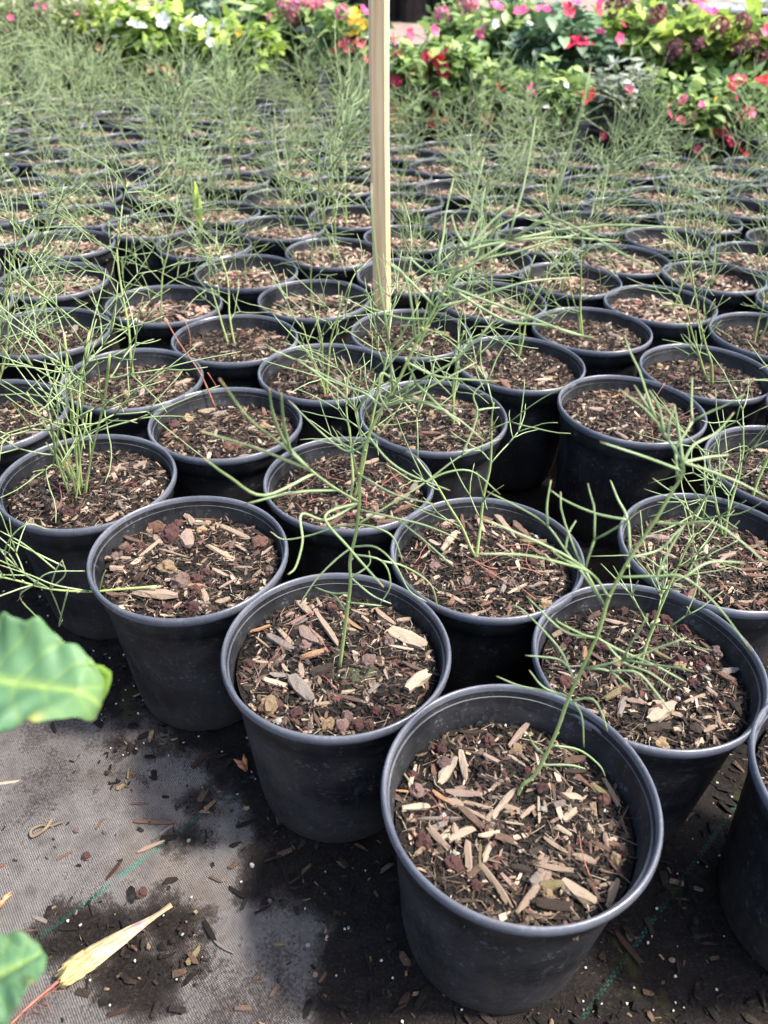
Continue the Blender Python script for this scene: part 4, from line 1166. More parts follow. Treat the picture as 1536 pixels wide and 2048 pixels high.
BARE = {(1, 3), (3, 1)}
def dead_twigs(key):
    x, y, zs, sz, zf, proot = POTINFO[key]
    r = random.Random(key[0] * 5 + key[1])
    if key == (3, 1):
        base = at_z(432, 815, zs)
        tip = at_y(332, 640, base.y + 0.03)
        root = empty("seedling", base)
        v = tip - base
        mb = MB()
        pts = spline([Vector((0, 0, -0.004)), v * 0.4 + Vector((0.006, 0, 0)), v * 0.75, v], 4)
        mb.tube(pts, [0.0016 - 0.0008 * i / len(pts) for i in range(len(pts))], 5)
        for (px, py, px2, py2) in ((415, 745, 440, 800), (380, 700, 370, 640)):
            a, b = at_y(px, py, base.y + 0.015) - base, at_y(px2, py2, base.y + 0.03) - base
            mb.tube(spline([a, (a + b) / 2 + Vector((0.004, 0, 0)), b], 3), 0.0007, 4)
        mobj("stem", mb.mesh("stem", M['dead']), root)
    else:
        base = Vector((x + 0.03, y - 0.03, zs))
        root = empty("seedling", base)
        for k in range(6):
            d = Vector((r.uniform(-1, 1), r.uniform(-1, 1), r.uniform(0.4, 1.3))).normalized()
            pts, _ = needle_curve((0, 0, -0.003), d, r.uniform(0.06, 0.11), r, -1.3, 6, 0.5)
            mb = MB()
            strand(mb, pts, 0.0008, 0.0005, 4)
            mobj("twig", mb.mesh("twig", M['dead']), root)
    tag(root, SEED_LABELS[key], "seedling", GROUPS)

SPEC = {  # key: seed, height, stems, leaves, leaf size, lean, base px
 (0, 1): (21, 0.17, 1, 9, 0.085, (0.10, 0.1), (1278, 1335)),
 (1, 1): (22, 0.22, 2, 6, 0.09, (-0.35, 0.25), (952, 1122)),
 (2, 1): (23, 0.28, 2, 13, 0.09, (0.05, 0.2), (705, 1000)),
 (0, 2): (24, 0.16, 2, 7, 0.10, (-0.2, 0.0), (1450, 1075)),
 (0, 3): (25, 0.38, 1, 11, 0.10, (0.25, 0.2), (1466, 1035)),
 (2, 2): (26, 0.24, 2, 9, 0.09, (-0.1, 0.2), (905, 850)),
 (3, 2): (27, 0.20, 3, 8, 0.085, (0.0, 0.15), (655, 790)),
 (4, 1): (28, 0.33, 1, 18, 0.11, (0.0, 0.1), (268, 760)),
 (1, 4): (29, 0.26, 2, 7, 0.09, (-0.3, -0.1), (1425, 770)),
 (2, 3): (30, 0.2, 2, 6, 0.085, (0.1, 0.1), (1035, 720)),
 (4, 2): (31, 0.2, 2, 7, 0.09, (-0.1, 0.1), (470, 690)),
 (4, 0): (32, 0.34, 2, 15, 0.11, (0.3, 0.0), None),
}
for (x, y, i, j) in sorted(POTS, key=lambda q: q[1]):
    key = (i, j)
    r = random.Random(i * 53 + j * 29 + 1)
    zs, zf = POTINFO[key][2], POTINFO[key][4]
    if key in TR_LEAVES:
        traced_seedling(key)
        continue
    if key in BARE:
        dead_twigs(key)
        continue
    if key in ((-1, 1),):
        continue
    lab = SEED_LABELS.get(key) or "%s needle seedling in the %s pot from the lower right, %s diagonal row" % ("%s", ORD[row_pos[key]], ORD[j])
    if key == (3, 0):
        base = at_z(155, 990, zs)
        root = empty("seedling", base)
        for k in range(14):
            d = Vector((r.gauss(0.06, 0.13), r.gauss(0.05, 0.13), 1)).normalized()
            p0 = Vector((r.gauss(0, 0.006), r.gauss(0, 0.006), -0.004))
            L = r.uniform(0.07, 0.16) if k > 3 else r.uniform(0.16, 0.25)
            pts, d2 = needle_curve(p0, d, L, r, 0.0, 6, 0.14)
            mb = MB()
            mb.tube(spline(pts, 2), 0.0011 if k > 3 else 0.0015, 5, None)
            mobj("stem", mb.mesh("stem", M['stem']), root)
            if k <= 3:
                for q in range(6):
                    lm = MB()
                    u = 2 + int(q * 4 / 6)
                    pt = pts[u].lerp(pts[u + 1], r.random()) if u + 1 < len(pts) else pts[-1]
                    compound_leaf(lm, pt, side_dir(d, r.uniform(0.6, 1.25), q * 2.4 + k), 0.125 * r.uniform(0.7, 1.1), r, 4, 0.00105)
                    mobj("leaf", lm.mesh("leaf", M['needle']), root)
        tag(root, lab, "seedling", GROUPS)
        continue
    if key in SPEC:
        seed, h, ns, nl, lsz, lean, bp = SPEC[key]
        base = at_z(*bp, zs) if bp else Vector((x, y, zs))
        dx, dy = base.x - x, base.y - y
        q = math.hypot(dx, dy)
        if q > 0.09:
            base.x, base.y = x + dx * 0.09 / q, y + dy * 0.09 / q
        base.z = zs + zf(base.x - x, base.y - y)
        root = empty("seedling", base)
        stem, leaves = gen_seedling(seed, h, ns, nl, lsz, lean, 4, True)
        mobj("stem", stem, root)
        for me in leaves:
            mobj("leaf", me, root)
        size = "branching" if ns > 1 else "upright"
        tag(root, (lab % size) if "%s" in lab else lab, "seedling", GROUPS)
        continue
    a = 0.03 * math.sqrt(r.random())
    b = r.uniform(0, 6.28)
    ox, oy = a * math.cos(b), a * math.sin(b)
    base = (x + ox, y + oy, zs + zf(0, 0))
    # plants stand denser and taller to the left and far back
    if x < -0.35 or y > 2.2:
        k = r.choice((1, 3, 3, 4, 6, 7, 8))
        s = r.uniform(0.88, 1.12)
        if x < -0.5 and y < 1.9:
            s *= 0.85
        if r.random() < 0.10:
            s *= 1.3
    else:
        k = r.choice((0, 1, 2, 4, 5, 7, 9))
        s = r.uniform(0.75, 1.0)
    root = empty("seedling", base, (r.gauss(0, 0.13), r.gauss(0, 0.13), r.uniform(0, 6.28)))
    P_ = PROTO[k]
    far = y > 1.85
    if far:
        kf = r.randrange(len(FAR))
        P_ = FAR[kf]
        s = r.uniform(0.52, 1.1) * (1.02 if x < -0.6 else 0.96 if x < -0.1 else 0.80)
    mobj("stem", P_[0], root, scale=s)
    mobj("foliage", P_[1], root, scale=s, kind="stuff")
    size = {0: "upright", 1: "upright", 2: "two-stemmed", 3: "tall", 4: "two-stemmed", 5: "short", 6: "two-stemmed", 7: "bushy", 8: "tall", 9: "many-stemmed"}[k]
    if far:
        size = ("spreading", "tall", "two-stemmed", "tall", "two-stemmed", "spreading", "two-stemmed")[kf]
    tag(root, lab % size if "%s" in lab else lab, "seedling", GROUPS)

# dead red needles that hang from the near plants and lie on the mulch
for key, n in (((1, 1), 9), ((2, 1), 12), ((1, 0), 4), ((3, 0), 3), ((0, 0), 2)):
    x, y, zs, sz, zf, proot = POTINFO[key]
    r = random.Random(key[0] * 7 + key[1] + 40)
    for _ in range(n):
        a, rr = r.uniform(0, 6.28), 0.085 * math.sqrt(r.random())
        px, py = rr * math.cos(a), rr * math.sin(a)
        p = Vector((px, py, zf(px, py) + 0.006))
        pts, _ = needle_curve(p, (math.cos(a + 2 * r.random() + 2), math.sin(a + 2 * r.random() + 2), 0.25), r.uniform(0.03, 0.06), r, -0.4, 6, 0.35)
        mb = MB()
        strand(mb, pts, 0.0008, 0.0004, 4)
        mobj("dead_needle", mb.mesh("dead_needle", M['dead']), sz)
# moss round the foot of the tall near seedling
x, y, zs, sz, zf, proot = POTINFO[(1, 0)]
p = at_z(430 + 870 / 3.072, 1140 + 670 / 3.072, zs) - Vector((x, y, zs))
mb = MB()
v, f = ico(3)
mb.add([Vector((q.x * 0.021, q.y * 0.016, q.z * 0.004)) * (1 + 0.9 * mnoise.fractal(q * 2.2, 1.0, 2.0, 4)) for q in v], f)
mobj("moss_patch", mb.mesh("moss_patch", M['moss']), sz, loc=(p.x, p.y, zf(p.x, p.y) - 0.001))
# ------------------------------------------------------------------ wooden stake among the pots
def beam(mb, w, d, h, bev=0.0025, n=10):
    r = random.Random(4)
    prof = [(-w + bev, -d), (w - bev, -d), (w, -d + bev), (w, d - bev), (w - bev, d), (-w + bev, d), (-w, d - bev), (-w, -d + bev)]
    vs, fs = [], []
    for i in range(n + 1):
        z = h * i / n
        ox, oy = 0.0012 * math.sin(i * 1.1), 0.0008 * math.cos(i * 0.9)
        for (a, b) in prof:
            vs.append((a + ox, b + oy, z))
    for i in range(n):
        for k in range(8):
            k2 = (k + 1) % 8
            fs.append((i * 8 + k, i * 8 + k2, (i + 1) * 8 + k2, (i + 1) * 8 + k))
    fs.append(tuple(range(8))[::-1])
    fs.append(tuple(n * 8 + k for k in range(8)))
    mb.add(vs, fs)
mb = MB()
beam(mb, 0.0168, 0.0168, 1.35, 0.0055)
top, bot = at_y(758, 0, 1.545), at_y(763, 560, 1.545)
lx = (top.x - bot.x) / (top.z - bot.z)
o = mobj("wooden_stake", mb.mesh("wooden_stake", M['stake'], smooth=False), loc=(bot.x - lx * bot.z, 1.545, 0.0), rot=(0, math.atan(lx), math.radians(-6)))
tag(o, "tall pale square wooden stake standing upright among the pots", "stake")
# thin tie lines across the stake

# ------------------------------------------------------------------ things on the ground cloth
def ground_chip(px0, py0, px1, py1, wpx, tone, label, thick=0.5, name="wood_chip", group="loose wood bits on the ground cloth"):
    r = random.Random(int(px0 * 3 + py0))
    a, b = at_z(px0, py0, 0.004), at_z(px1, py1, 0.004)
    L = (b - a).length
    ppm = F_PX / ((a + b) / 2 - CAM).dot(FWD)
    W = max(0.003, wpx / ppm)
    T = W * thick
    m = (a + b) / 2
    o = place_chip(None, (m.x, m.y, 0.0035 + T * 0.45), math.atan2((b - a).y, (b - a).x), L, W, T, tone, r, name)
    o.rotation_euler = (r.gauss(0, 0.1), 0, o.rotation_euler[2])
    tag(o, label, "wood chip", group)
def c7(x, y): return (x / 2, 1448 + y / 2)
for (x0, y0, x1, y1, wd, tone, lab) in [
    (545, 390, 700, 395, 16, 'brown', "long brown twig piece above the tan block on the ground cloth"),
    (555, 512, 655, 470, 18, 'tan', "tan rounded wood block lying on the green tracer thread"),
    (425, 620, 485, 545, 12, 'wetbrown', "thin brown bark strip below the tan block"),
    (640, 440, 690, 405, 8, 'grey', "small dark splinter tucked under the long brown twig"),
    (530, 318, 592, 320, 9, 'brown', "short forked bark bit on clean cloth, above the long twig"),
    (60, 832, 145, 823, 9, 'brown', "brown splinter at the left end of the dark soil patch"),
    (130, 770, 185, 792, 14, 'grey', "flat grey-brown bark flake at the edge of the dark soil patch"),
    (820, 790, 858, 862, 19, 'wet', "black charred chip on the pale cloth, middle of the ground"),
    (860, 870, 930, 915, 6, 'grey', "thin grey splinter pointing right from the black charred chip"),
    (750, 960, 800, 890, 24, 'olive', "mossy green-brown bark flake below the black charred chip"),
    (425, 1170, 512, 1135, 17, 'wetbrown', "rounded brown bark piece at the lower edge below the dry flower"),
    (938, 1138, 1005, 1138, 16, 'brown', "short brown chip alone on pale cloth at the bottom"),
    (1080, 1090, 1108, 1045, 13, 'brown', "pointed dark-brown bark sliver on pale cloth"),
    (1095, 880, 1132, 878, 9, 'olive', "small yellowish chip near the soil edge by the middle pot"),
    (1196, 850, 1202, 890, 6, 'brown', "tiny upright-lying sliver between two white grains"),
    (840, 610, 888, 632, 6, 'brown', "small brown sliver on pale cloth above the black charred chip"),
    (228, 543, 285, 512, 6, 'red', "thin reddish splinter on pale cloth left of the stone"),
    (0, 570, 22, 560, 16, 'red', "reddish bark chip cut off by the left edge"),
    (0, 240, 78, 228, 13, 'pale', "pale bleached stick at the left edge under the big leaf"),
    (230, 820, 305, 818, 9, 'wet', "black stick lying in the dark soil patch"),
    (920, 655, 985, 695, 16, 'wet', "wet dark bark bit at the soil edge beside the middle pot"),
    (940, 415, 1020, 385, 20, 'wet', "wet brown bark lump close to the middle pot's side"),
    (920, 490, 960, 475, 16, 'wet', "round wet bark bit left of the middle pot"),
    (1120, 540, 1160, 650, 14, 'wet', "long black bark strip under the middle pot"),
    (1280, 650, 1320, 700, 18, 'wet', "hollow black bark curl below the middle pot"),
    (385, 418, 415, 378, 7, 'brown', "slim brown seed husk near the curled root"),
    (770, 175, 830, 120, 20, 'wetbrown', "wet brown bark slab near the foot of the stony pot"),
    (640, 935, 700, 915, 10, 'wet', "dark bark scrap right of the dry flower"),
    (1270, 1035, 1320, 1055, 10, 'wet', "dark chip at the soil edge near the bottom")]:
    ground_chip(*c7(x0, y0), *c7(x1, y1), wd / 2 * 1.15, tone, lab)
def c8(x, y): return (768 + x / 2, 1448 + y / 2)
for (x0, y0, x1, y1, wd, tone, lab) in [
    (930, 835, 1030, 960, 24, 'wetbrown', "long wet brown bark stick to the right of the front-most pot"),
    (130, 1130, 185, 1050, 30, 'wet', "broad wet bark slab at the lower left foot of the front-most pot"),
    (60, 1130, 95, 1080, 26, 'wetbrown', "flat wet bark piece left of the front-most pot's foot"),
    (60, 880, 85, 960, 14, 'wet', "upright-lying black strip left of the front-most pot"),
    (280, 1130, 300, 1190, 12, 'wet', "dark sliver under the front-most pot at the bottom edge"),
    (1215, 650, 1250, 710, 14, 'wet', "black sliver midway between the front-most pot and right pot"),
    (1240, 655, 1275, 665, 16, 'grey', "small grey flake between the front-most pot and right pot"),
    (1300, 230, 1360, 260, 12, 'wet', "dark bark scrap behind the front-most pot at the right"),
    (1380, 180, 1440, 200, 12, 'wet', "dark flat scrap in the corner behind the right-edge pot")]:
    ground_chip(*c8(x0, y0), *c8(x1, y1), wd / 2 * 1.15, tone, lab)

def ground_stone(px, py, rpx, tone, label, cat="stone"):
    r = random.Random(int(px + 7 * py))
    p = at_z(px, py, 0.004)
    ppm = F_PX / (p - CAM).dot(FWD)
    o = place_stone(None, (p.x, p.y, 0.0035 + 0.5 * rpx / ppm), rpx / ppm, tone, r)
    tag(o, label, cat, "stones and grains on the ground cloth")
for (x, y, rp, tone, lab) in [
    (345, 532, 8, 'lava', "dark red stone on pale cloth at the left"), (568, 678, 9, 'lava', "dark red stone at the top of the dark soil patch"),
    (305, 428, 5, 'pink', "small pink pebble near the curled root"), (1008, 567, 5.5, 'white', "largest white perlite grain left of the middle pot's foot"),
    (730, 842, 3.5, 'white', "white grain at the right edge of the dark soil patch"), (1232, 885, 4.5, 'white', "white oval grain at the soil edge, centre bottom"),
    (1307, 858, 5, 'white', "white grain just right of the tiny sliver"), (1394, 816, 3.5, 'white', "small white grain in wet soil below the middle pot"),
    (595, 890, 5, 'tan', "yellowish grain right of the dry flower"), (783, 752, 4, 'tan', "tan grain on the dark soil above the charred chip"),
    (1262, 1003, 5, 'tan', "cream grain at the bottom soil edge"), (985, 340, 5, 'tan', "tan pebble left of the middle pot"), (755, 467, 4, 'white', "pale grain on the stain beside the tracer thread"),
    (1080, 708, 5, 'pink', "peach pebble under the middle pot's left foot"), (430, 625, 0, 'tan', "")]:
    if rp:
        ground_stone(*c7(x, y), rp, tone, lab)
ground_stone(*c8(1153, 945), 6, 'tan', "tan pebble right of the long wet bark stick")
ground_stone(*c8(670, 1192), 5, 'tan', "orange-tan pebble at the very bottom edge under the front-most pot")

# fine crumbs of soil and bark that nobody could count
def crumbs():
    r = random.Random(77)
    mb = MB()
    n = 0
    while n < 9000:
        x, y = r.uniform(-0.6, 0.75), r.uniform(0.2, 0.95)
        px, py = to_px((x, y, 0))
        if not (-80 < px < 1620 and 1000 < py < 2120):
            continue
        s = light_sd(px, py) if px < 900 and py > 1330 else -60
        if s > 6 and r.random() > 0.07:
            continue
        n += 1
        L = 0.0008 + 0.0035 * r.random() ** 2
        if r.random() < 0.12:
            L = r.uniform(0.005, 0.010)
        W, T = L * r.uniform(0.15, 0.6), L * r.uniform(0.1, 0.35)
        c = r.choice([(0.008, 0.007, 0.006)] * 9 + [(0.022, 0.016, 0.012)] * 6 + [(0.08, 0.05, 0.032)] * 2 + [(0.18, 0.12, 0.07), (0.5, 0.47, 0.4)])
        if c[0] > 0.4:
            L = W = T = r.uniform(0.0008, 0.0016)
        rot = Matrix.Rotation(r.uniform(0, 6.3), 3, 'Z') @ Matrix.Rotation(r.gauss(0, 0.2), 3, 'Y')
        splinter(mb, Vector((x, y, 0.0035 + T * 0.7)), rot, L, W, T, r, c)
    o = mobj("soil_crumbs", mb.mesh("soil_crumbs", M['mulch'], False, True), kind="stuff")
    tag(o, "dark wet soil crumbs and bark dust spilled over the ground cloth", "debris")
crumbs()

# curled root on the cloth
mb = MB()
pts = [at_z(*c7(*q), 0.008) for q in ((205, 385), (180, 420), (130, 450), (125, 425), (165, 405), (200, 408), (255, 390))]
mb.tube(spline(pts, 5), [0.0022 - 0.0012 * i / 30 for i in range(31)], 6)
o = mobj("curled_root", mb.mesh("curled_root", M['bark']))
tag(o, "curled dry brown root on the pale cloth at the left", "root")
# straw-like husk at the left edge
base = at_z(*c7(0, 735), 0.006)
root = empty("grass_husk", base)
for q in ((46, 670), (40, 690), (48, 682), (20, 700)):
    e = at_z(*c7(*q), 0.008)
    mb = MB()
    mb.tube([Vector((0, 0, 0)), (e - base) * 0.5 + Vector((0, 0, 0.004)), e - base], [0.0016, 0.0019, 0.0005], 5)
    mobj("bract", mb.mesh("bract", M['fl_orange']), root)
tag(root, "small tan straw husk at the left edge of the cloth", "husk")
base = at_z(*c7(985, 185), 0.006)
root = empty("dry_bract", base)
for q in ((935, 140), (975, 120), (950, 165)):
    e = at_z(*c7(*q), 0.02)
    mb = MB()
    mb.tube([Vector((0, 0, 0)), (e - base) * 0.5 + Vector((0, 0, 0.004)), e - base], [0.002, 0.0035, 0.0005], 5)
    mobj("bract", mb.mesh("bract", M['fl_orange']), root)
tag(root, "dry tan leaf scrap leaning on the foot of the mossy pot", "dry leaf")

# ------------------------------------------------------------------ the dry fallen flower
def dry_flower_mat():
    m, nt, bs = new_mat("dry_cream_petals")
    al = N(nt, 'ShaderNodeAttribute', attribute_name="along").outputs['Fac']
    oc = obj_coord(nt)
    mp = N(nt, 'ShaderNodeMapping')
    mp.inputs['Scale'].default_value = (14, 420, 420)
    nt.links.new(oc, mp.inputs[0])
    gr = noise_tex(nt, 1.0, 4, 0.6, mp.outputs[0], 0.3)
    c = ramp(nt, al, [(0.0, (0.46, 0.34, 0.11)), (0.25, (0.45, 0.37, 0.19)), (0.6, (0.42, 0.34, 0.21)), (0.68, (0.27, 0.17, 0.19)), (0.78, (0.40, 0.32, 0.25)), (1.0, (0.36, 0.27, 0.17))])
    c = mixc(nt, ramp(nt, gr.outputs[0], [(0.40, g(0.9)), (0.54, g(0))]), c, (0.24, 0.15, 0.07))
    nt.links.new(c, bs.inputs['Base Color'])
    bs.inputs['Roughness'].default_value = 0.7
    bump(nt, bs, gr.outputs[0], 0.8, 0.002)
    return m
def dry_flower():
    a, b = at_z(125, 1955, 0.012), at_z(342, 1806, 0.010)
    d = (b - a)
    L = d.length
    root = empty("fallen_flower", (a.x, a.y, 0.004), (0, 0, math.atan2(d.y, d.x)))
    mat = dry_flower_mat()
    mb = MB()
    prof = [(-0.035, 0.12), (-0.02, 0.42), (0.0, 0.66), (0.03, 0.82), (0.07, 0.92), (0.12, 0.96), (0.18, 0.92), (0.28, 0.86), (0.4, 0.76), (0.52, 0.63), (0.62, 0.5), (0.70, 0.37), (0.78, 0.25), (0.88, 0.185), (0.95, 0.2), (1.0, 0.235)]
    vs, fs, ts = [], [], []
    seg = 30
    R = 0.0128 * L / 0.12
    for i, (u, w) in enumerate(prof):
        for k in range(seg):
            q = 2 * math.pi * k / seg + u * 1.3
            ple = 1 + 0.13 * math.sin(q * 5 + 0.6) + 0.06 * math.sin(q * 11 + u * 4) + (random.uniform(-0.18, 0.18) if i < 4 else random.uniform(-0.05, 0.05))
            xx = u * L + (random.uniform(-0.007, 0.005) if i < 3 else 0)
            vs.append((xx, R * w * ple * math.cos(q), 0.55 * R * w * ple * math.sin(q) + 0.55 * R * w + 0.001))
            ts.append(u)
    for i in range(len(prof) - 1):
        for k in range(seg):
            k2 = (k + 1) % seg
            fs.append((i * seg + k, i * seg + k2, (i + 1) * seg + k2, (i + 1) * seg + k))
    fs.append(tuple((len(prof) - 1) * seg + k for k in range(seg)))
    fs.append(tuple(range(seg))[::-1])
    mb.add(vs, fs, ts)
    mobj("petal_tube", mb.mesh("petal_tube", mat), root)
    # crumpled outer petals
    for k in range(5):
        r = random.Random(k)
        mb = MB()
        a0 = -1.3 + k * 0.65
        vs, fs, ts = [], [], []
        nn = 6
        for i in range(nn):
            u = i / (nn - 1)
            for j in range(4):
                q = a0 + (j / 3 - 0.5) * 1.0
                rr = R * (0.97 - 0.42 * u * u + r.uniform(-0.08, 0.10))
                vs.append((L * (0.24 - 0.27 * u) + r.uniform(-0.004, 0.004), rr * math.sin(q), rr * 0.55 * math.cos(q) + 0.55 * R + 0.002))
                ts.append(0.1)
        for i in range(nn - 1):
            for j in range(3):
                fs.append((i * 4 + j, i * 4 + j + 1, (i + 1) * 4 + j + 1, (i + 1) * 4 + j))
        mb.add(vs, fs, ts)
        po = mobj("petal", mb.mesh("petal", mat), root)
        so_ = po.modifiers.new("thickness", 'SOLIDIFY')
        so_.thickness = 0.0006
    inv = Matrix.Rotation(-math.atan2(d.y, d.x), 4, 'Z')
    def loc(px, py, z):
        p = at_z(px, py, z) - Vector((a.x, a.y, 0.004))
        return inv @ p
    mb = MB()
    pts = spline([loc(128, 1953, 0.012), loc(90, 1985, 0.009), (loc(55, 2015, 0.008)), loc(20, 2050, 0.008)], 5)
    mb.tube(pts, [0.0019 - 0.0009 * i / len(pts) for i in range(len(pts))], 6)
    mobj("style", mb.mesh("style", M['dead']), root)
    for k in range(9):
        r = random.Random(k + 60)
        p0 = pts[5 + k % 7]
        pp, _ = needle_curve(p0, (r.uniform(-.5, .8), r.uniform(-1, -0.2), 0.1), r.uniform(0.012, 0.028), r, -0.2, 6, 0.6)
        for q in pp:
            q.z = max(q.z, 0.003)
        mb = MB()
        mb.tube(pp, 0.00035, 3)
        mobj("filament", mb.mesh("filament", M['dead']), root)
    tag(root, "dry cream fallen flower with twisted petals and red style on the ground", "flower")
dry_flower()

# ------------------------------------------------------------------ broad-leaved plant beside the camera
def broad_leaf_mat():
    m, nt, bs = new_mat("broad_blue_green_leaf")
    at = N(nt, 'ShaderNodeAttribute', attribute_name="tone")
    oc = obj_coord(nt)
    n = noise_tex(nt, 38, 4, 0.6, oc)
    c = mixc(nt, 1.0, at.outputs['Color'], ramp(nt, n.outputs[0], [(0.3, g(0.85)), (0.7, g(1.18))]), 'MULTIPLY')
    c = mixc(nt, ramp(nt, n.outputs[0], [(0.60, g(0)), (0.75, g(0.35))]), c, (0.26, 0.33, 0.20))
    nt.links.new(c, bs.inputs['Base Color'])
    bs.inputs['Roughness'].default_value = 0.55
    bs.inputs['Specular IOR Level'].default_value = 0.35
    add_translucent(nt, bs, c, 0.25)
    return m
def vein_h(u, v):
    return max(0, 1 - abs(((u * 7 - abs(v) * 1.2) % 1) - 0.5) * 5) + 1.5 * math.exp(-(v * 7) ** 2)

def broad_leaf(name, base, tip, across, width, fold, seed, parent, droop=0.12):
    """blade with a midrib groove, side veins, toothed wavy edge and a tip that folds under"""
    r = random.Random(seed)
    along = tip - base
    L = along.length
    ax = along.normalized()
    nrm = ax.cross(across).normalized()
    if nrm.z < 0:
        nrm = -nrm
    ac = nrm.cross(ax).normalized()
    nu, nv = 84, 22
    vs, fs, cs = [], [], []
    for i in range(nu + 1):
        u = i / nu
        wd = width * (math.sin(math.pi * min(1, u * 0.93 + 0.05)) ** 0.75) * (1 - 0.25 * u)
        wd *= 1 + 0.05 * math.sin(u * 34 + seed) + 0.025 * math.sin(u * 71)
        wd = max(wd, 0.0012)
        for j in range(nv + 1):
            v = j / nv * 2 - 1
            p = base + ax * (u * L) + ac * (v * wd * 0.5)
            h = -droop * L * u * u * 0.6 + 0.16 * wd * abs(v) - 0.02 * wd * vein_h(u, v) - 0.05 * wd * math.sin(v * 3)
            h += 0.035 * wd * math.sin(u * 40 + abs(v) * 5) * abs(v) + 0.11 * wd * math.sin(u * 11 + seed + v * 1.5) * v * v
            if u > fold:
                k = (u - fold) / (1 - fold)
                p -= ax * (k * k * (1 - fold) * L * 0.75)
                h -= k * (1 - fold) * L * 0.95
            p = p + nrm * h
            vs.append(p - parent.location)
            mid = math.exp(-(v * 9) ** 2)
            vein = max(0, 1 - abs(((u * 7 - abs(v) * 1.2) % 1) - 0.5) * 9) * 0.6
            blue, yel = Vector((0.075, 0.165, 0.075)), Vector((0.19, 0.28, 0.075))
            c = blue.lerp(yel, min(1, mid * 0.9 + vein * 0.7 + max(0, u - fold + 0.08) * 2.0 + 0.1 * max(0, v)))
            c = c.lerp(Vector((0.50, 0.40, 0.06)), 0.45 * math.exp(-((u - 0.72) / 0.03) ** 2 - ((v + 1.0) / 0.22) ** 2))
            cs.append(tuple(c))
    for i in range(nu):
        for j in range(nv):
            a = i * (nv + 1) + j
            fs.append((a, a + 1, a + nv + 2, a + nv + 1))
    mb = MB()
    mb.add(vs, fs)
    mb.c = cs
    me = mb.mesh(name, M['broad'], True, True)
    o = mobj(name, me, parent)
    s = o.modifiers.new("thickness", 'SOLIDIFY')
    s.thickness = 0.0004
    return o
M['broad'] = broad_leaf_mat()
def camera_side_plant():
    base = Vector((-0.46, 0.17, 0))
    body, rim, inner = POT_NEAR[0]
    pot = empty("nursery_pot", base)
    mobj("body", body, pot)
    mobj("rim", rim, pot)
    mobj("inner_wall", inner, pot)
    sm, mm, zf = SOIL_NEAR[2]
    s = mobj("soil", sm, pot, loc=(0, 0, 0.195))
    mobj("mulch", mm, s, kind="stuff")
    tag(pot, "black pot of the broad-leaved plant, standing beside the camera", "plant pot")
    root = empty("broad_leaved_plant", base + Vector((0, 0, 0.195)))
    j1, j2 = at_d(-190, 1335, 0.47), at_d(-150, 2030, 0.42)
    st = [root.location - Vector((0, 0, 0.01)), Vector((-0.45, 0.18, 0.33)), Vector((-0.42, 0.21, j1.z - 0.03)), Vector((-0.40, 0.22, j1.z + 0.12))]
    mb = MB()
    pts = spline(st, 6)
    mb.tube([p - root.location for p in pts], [0.006 - 0.003 * i / len(pts) for i in range(len(pts))], 8, [0.5] * len(pts))
    mobj("stem", mb.mesh("stem", M['stem']), root)
    for (jn, hb) in ((j1, pts[12]), (j2, pts[6])):
        mb = MB()
        pp = spline([hb, (hb + jn) / 2 + Vector((0, 0, 0.02)), jn], 5)
        mb.tube([p - root.location for p in pp], 0.0016, 6, [0.5] * len(pp))
        mobj("petiole", mb.mesh("petiole", M['stem']), root)
    t1, t2 = at_d(240, 1392, 0.42), at_d(88, 1903, 0.43)
    a1 = at_d(50, 1240, 0.455) - at_d(50, 1450, 0.425)
    broad_leaf("leaf", j1, t1, a1, 0.068, 0.80, 1, root, 0.02)
    # curled tip of the near leaf, pale green underside turned to the path
    mb = MB()
    vs, fs, cs = [], [], []
    edge = [(178, 1328), (205, 1333), (222, 1345), (221, 1362), (214, 1382), (206, 1398), (197, 1408)]
    inner_ = [(172, 1352), (182, 1360), (192, 1370), (196, 1380), (196, 1388), (195, 1396), (195, 1406)]
    for q, (e_, n_) in enumerate(zip(edge, inner_)):
        for w_ in range(4):
            px, py = e_[0] + (n_[0] - e_[0]) * w_ / 3, e_[1] + (n_[1] - e_[1]) * w_ / 3
            vs.append(at_d(px, py, 0.432 + 0.006 * math.sin(w_ * 1.05) + 0.002 * q) - root.location)
            cs.append((0.20, 0.34, 0.05) if w_ < 3 else (0.34, 0.38, 0.09))
    for q in range(len(edge) - 1):
        for w_ in range(3):
            fs.append((q * 4 + w_, q * 4 + w_ + 1, q * 4 + w_ + 5, q * 4 + w_ + 4))
    mb.add(vs, fs)
    mb.c = cs
    lt = mobj("leaf_tip", mb.mesh("leaf_tip", M['broad'], True, True), root)
    s_ = lt.modifiers.new("thickness", 'SOLIDIFY')
    s_.thickness = 0.0004
    a2 = at_d(-40, 1900, 0.44) - at_d(0, 2040, 0.415)
    broad_leaf("leaf", j2, t2, a2, 0.062, 0.99, 2, root, 0.02)
    e = pts[-1]
    broad_leaf("leaf", e, e + Vector((-0.12, 0.06, 0.03)), Vector((0.3, 0.6, 0.1)), 0.06, 0.97, 3, root)
    broad_leaf("leaf", pts[15], pts[15] + Vector((-0.10, -0.08, 0.02)), Vector((0.6, -0.5, 0.1)), 0.06, 0.97, 4, root)
    tag(root, "broad-leaved plant with toothed blue-green leaves reaching in at the left edge", "plant")
camera_side_plant()

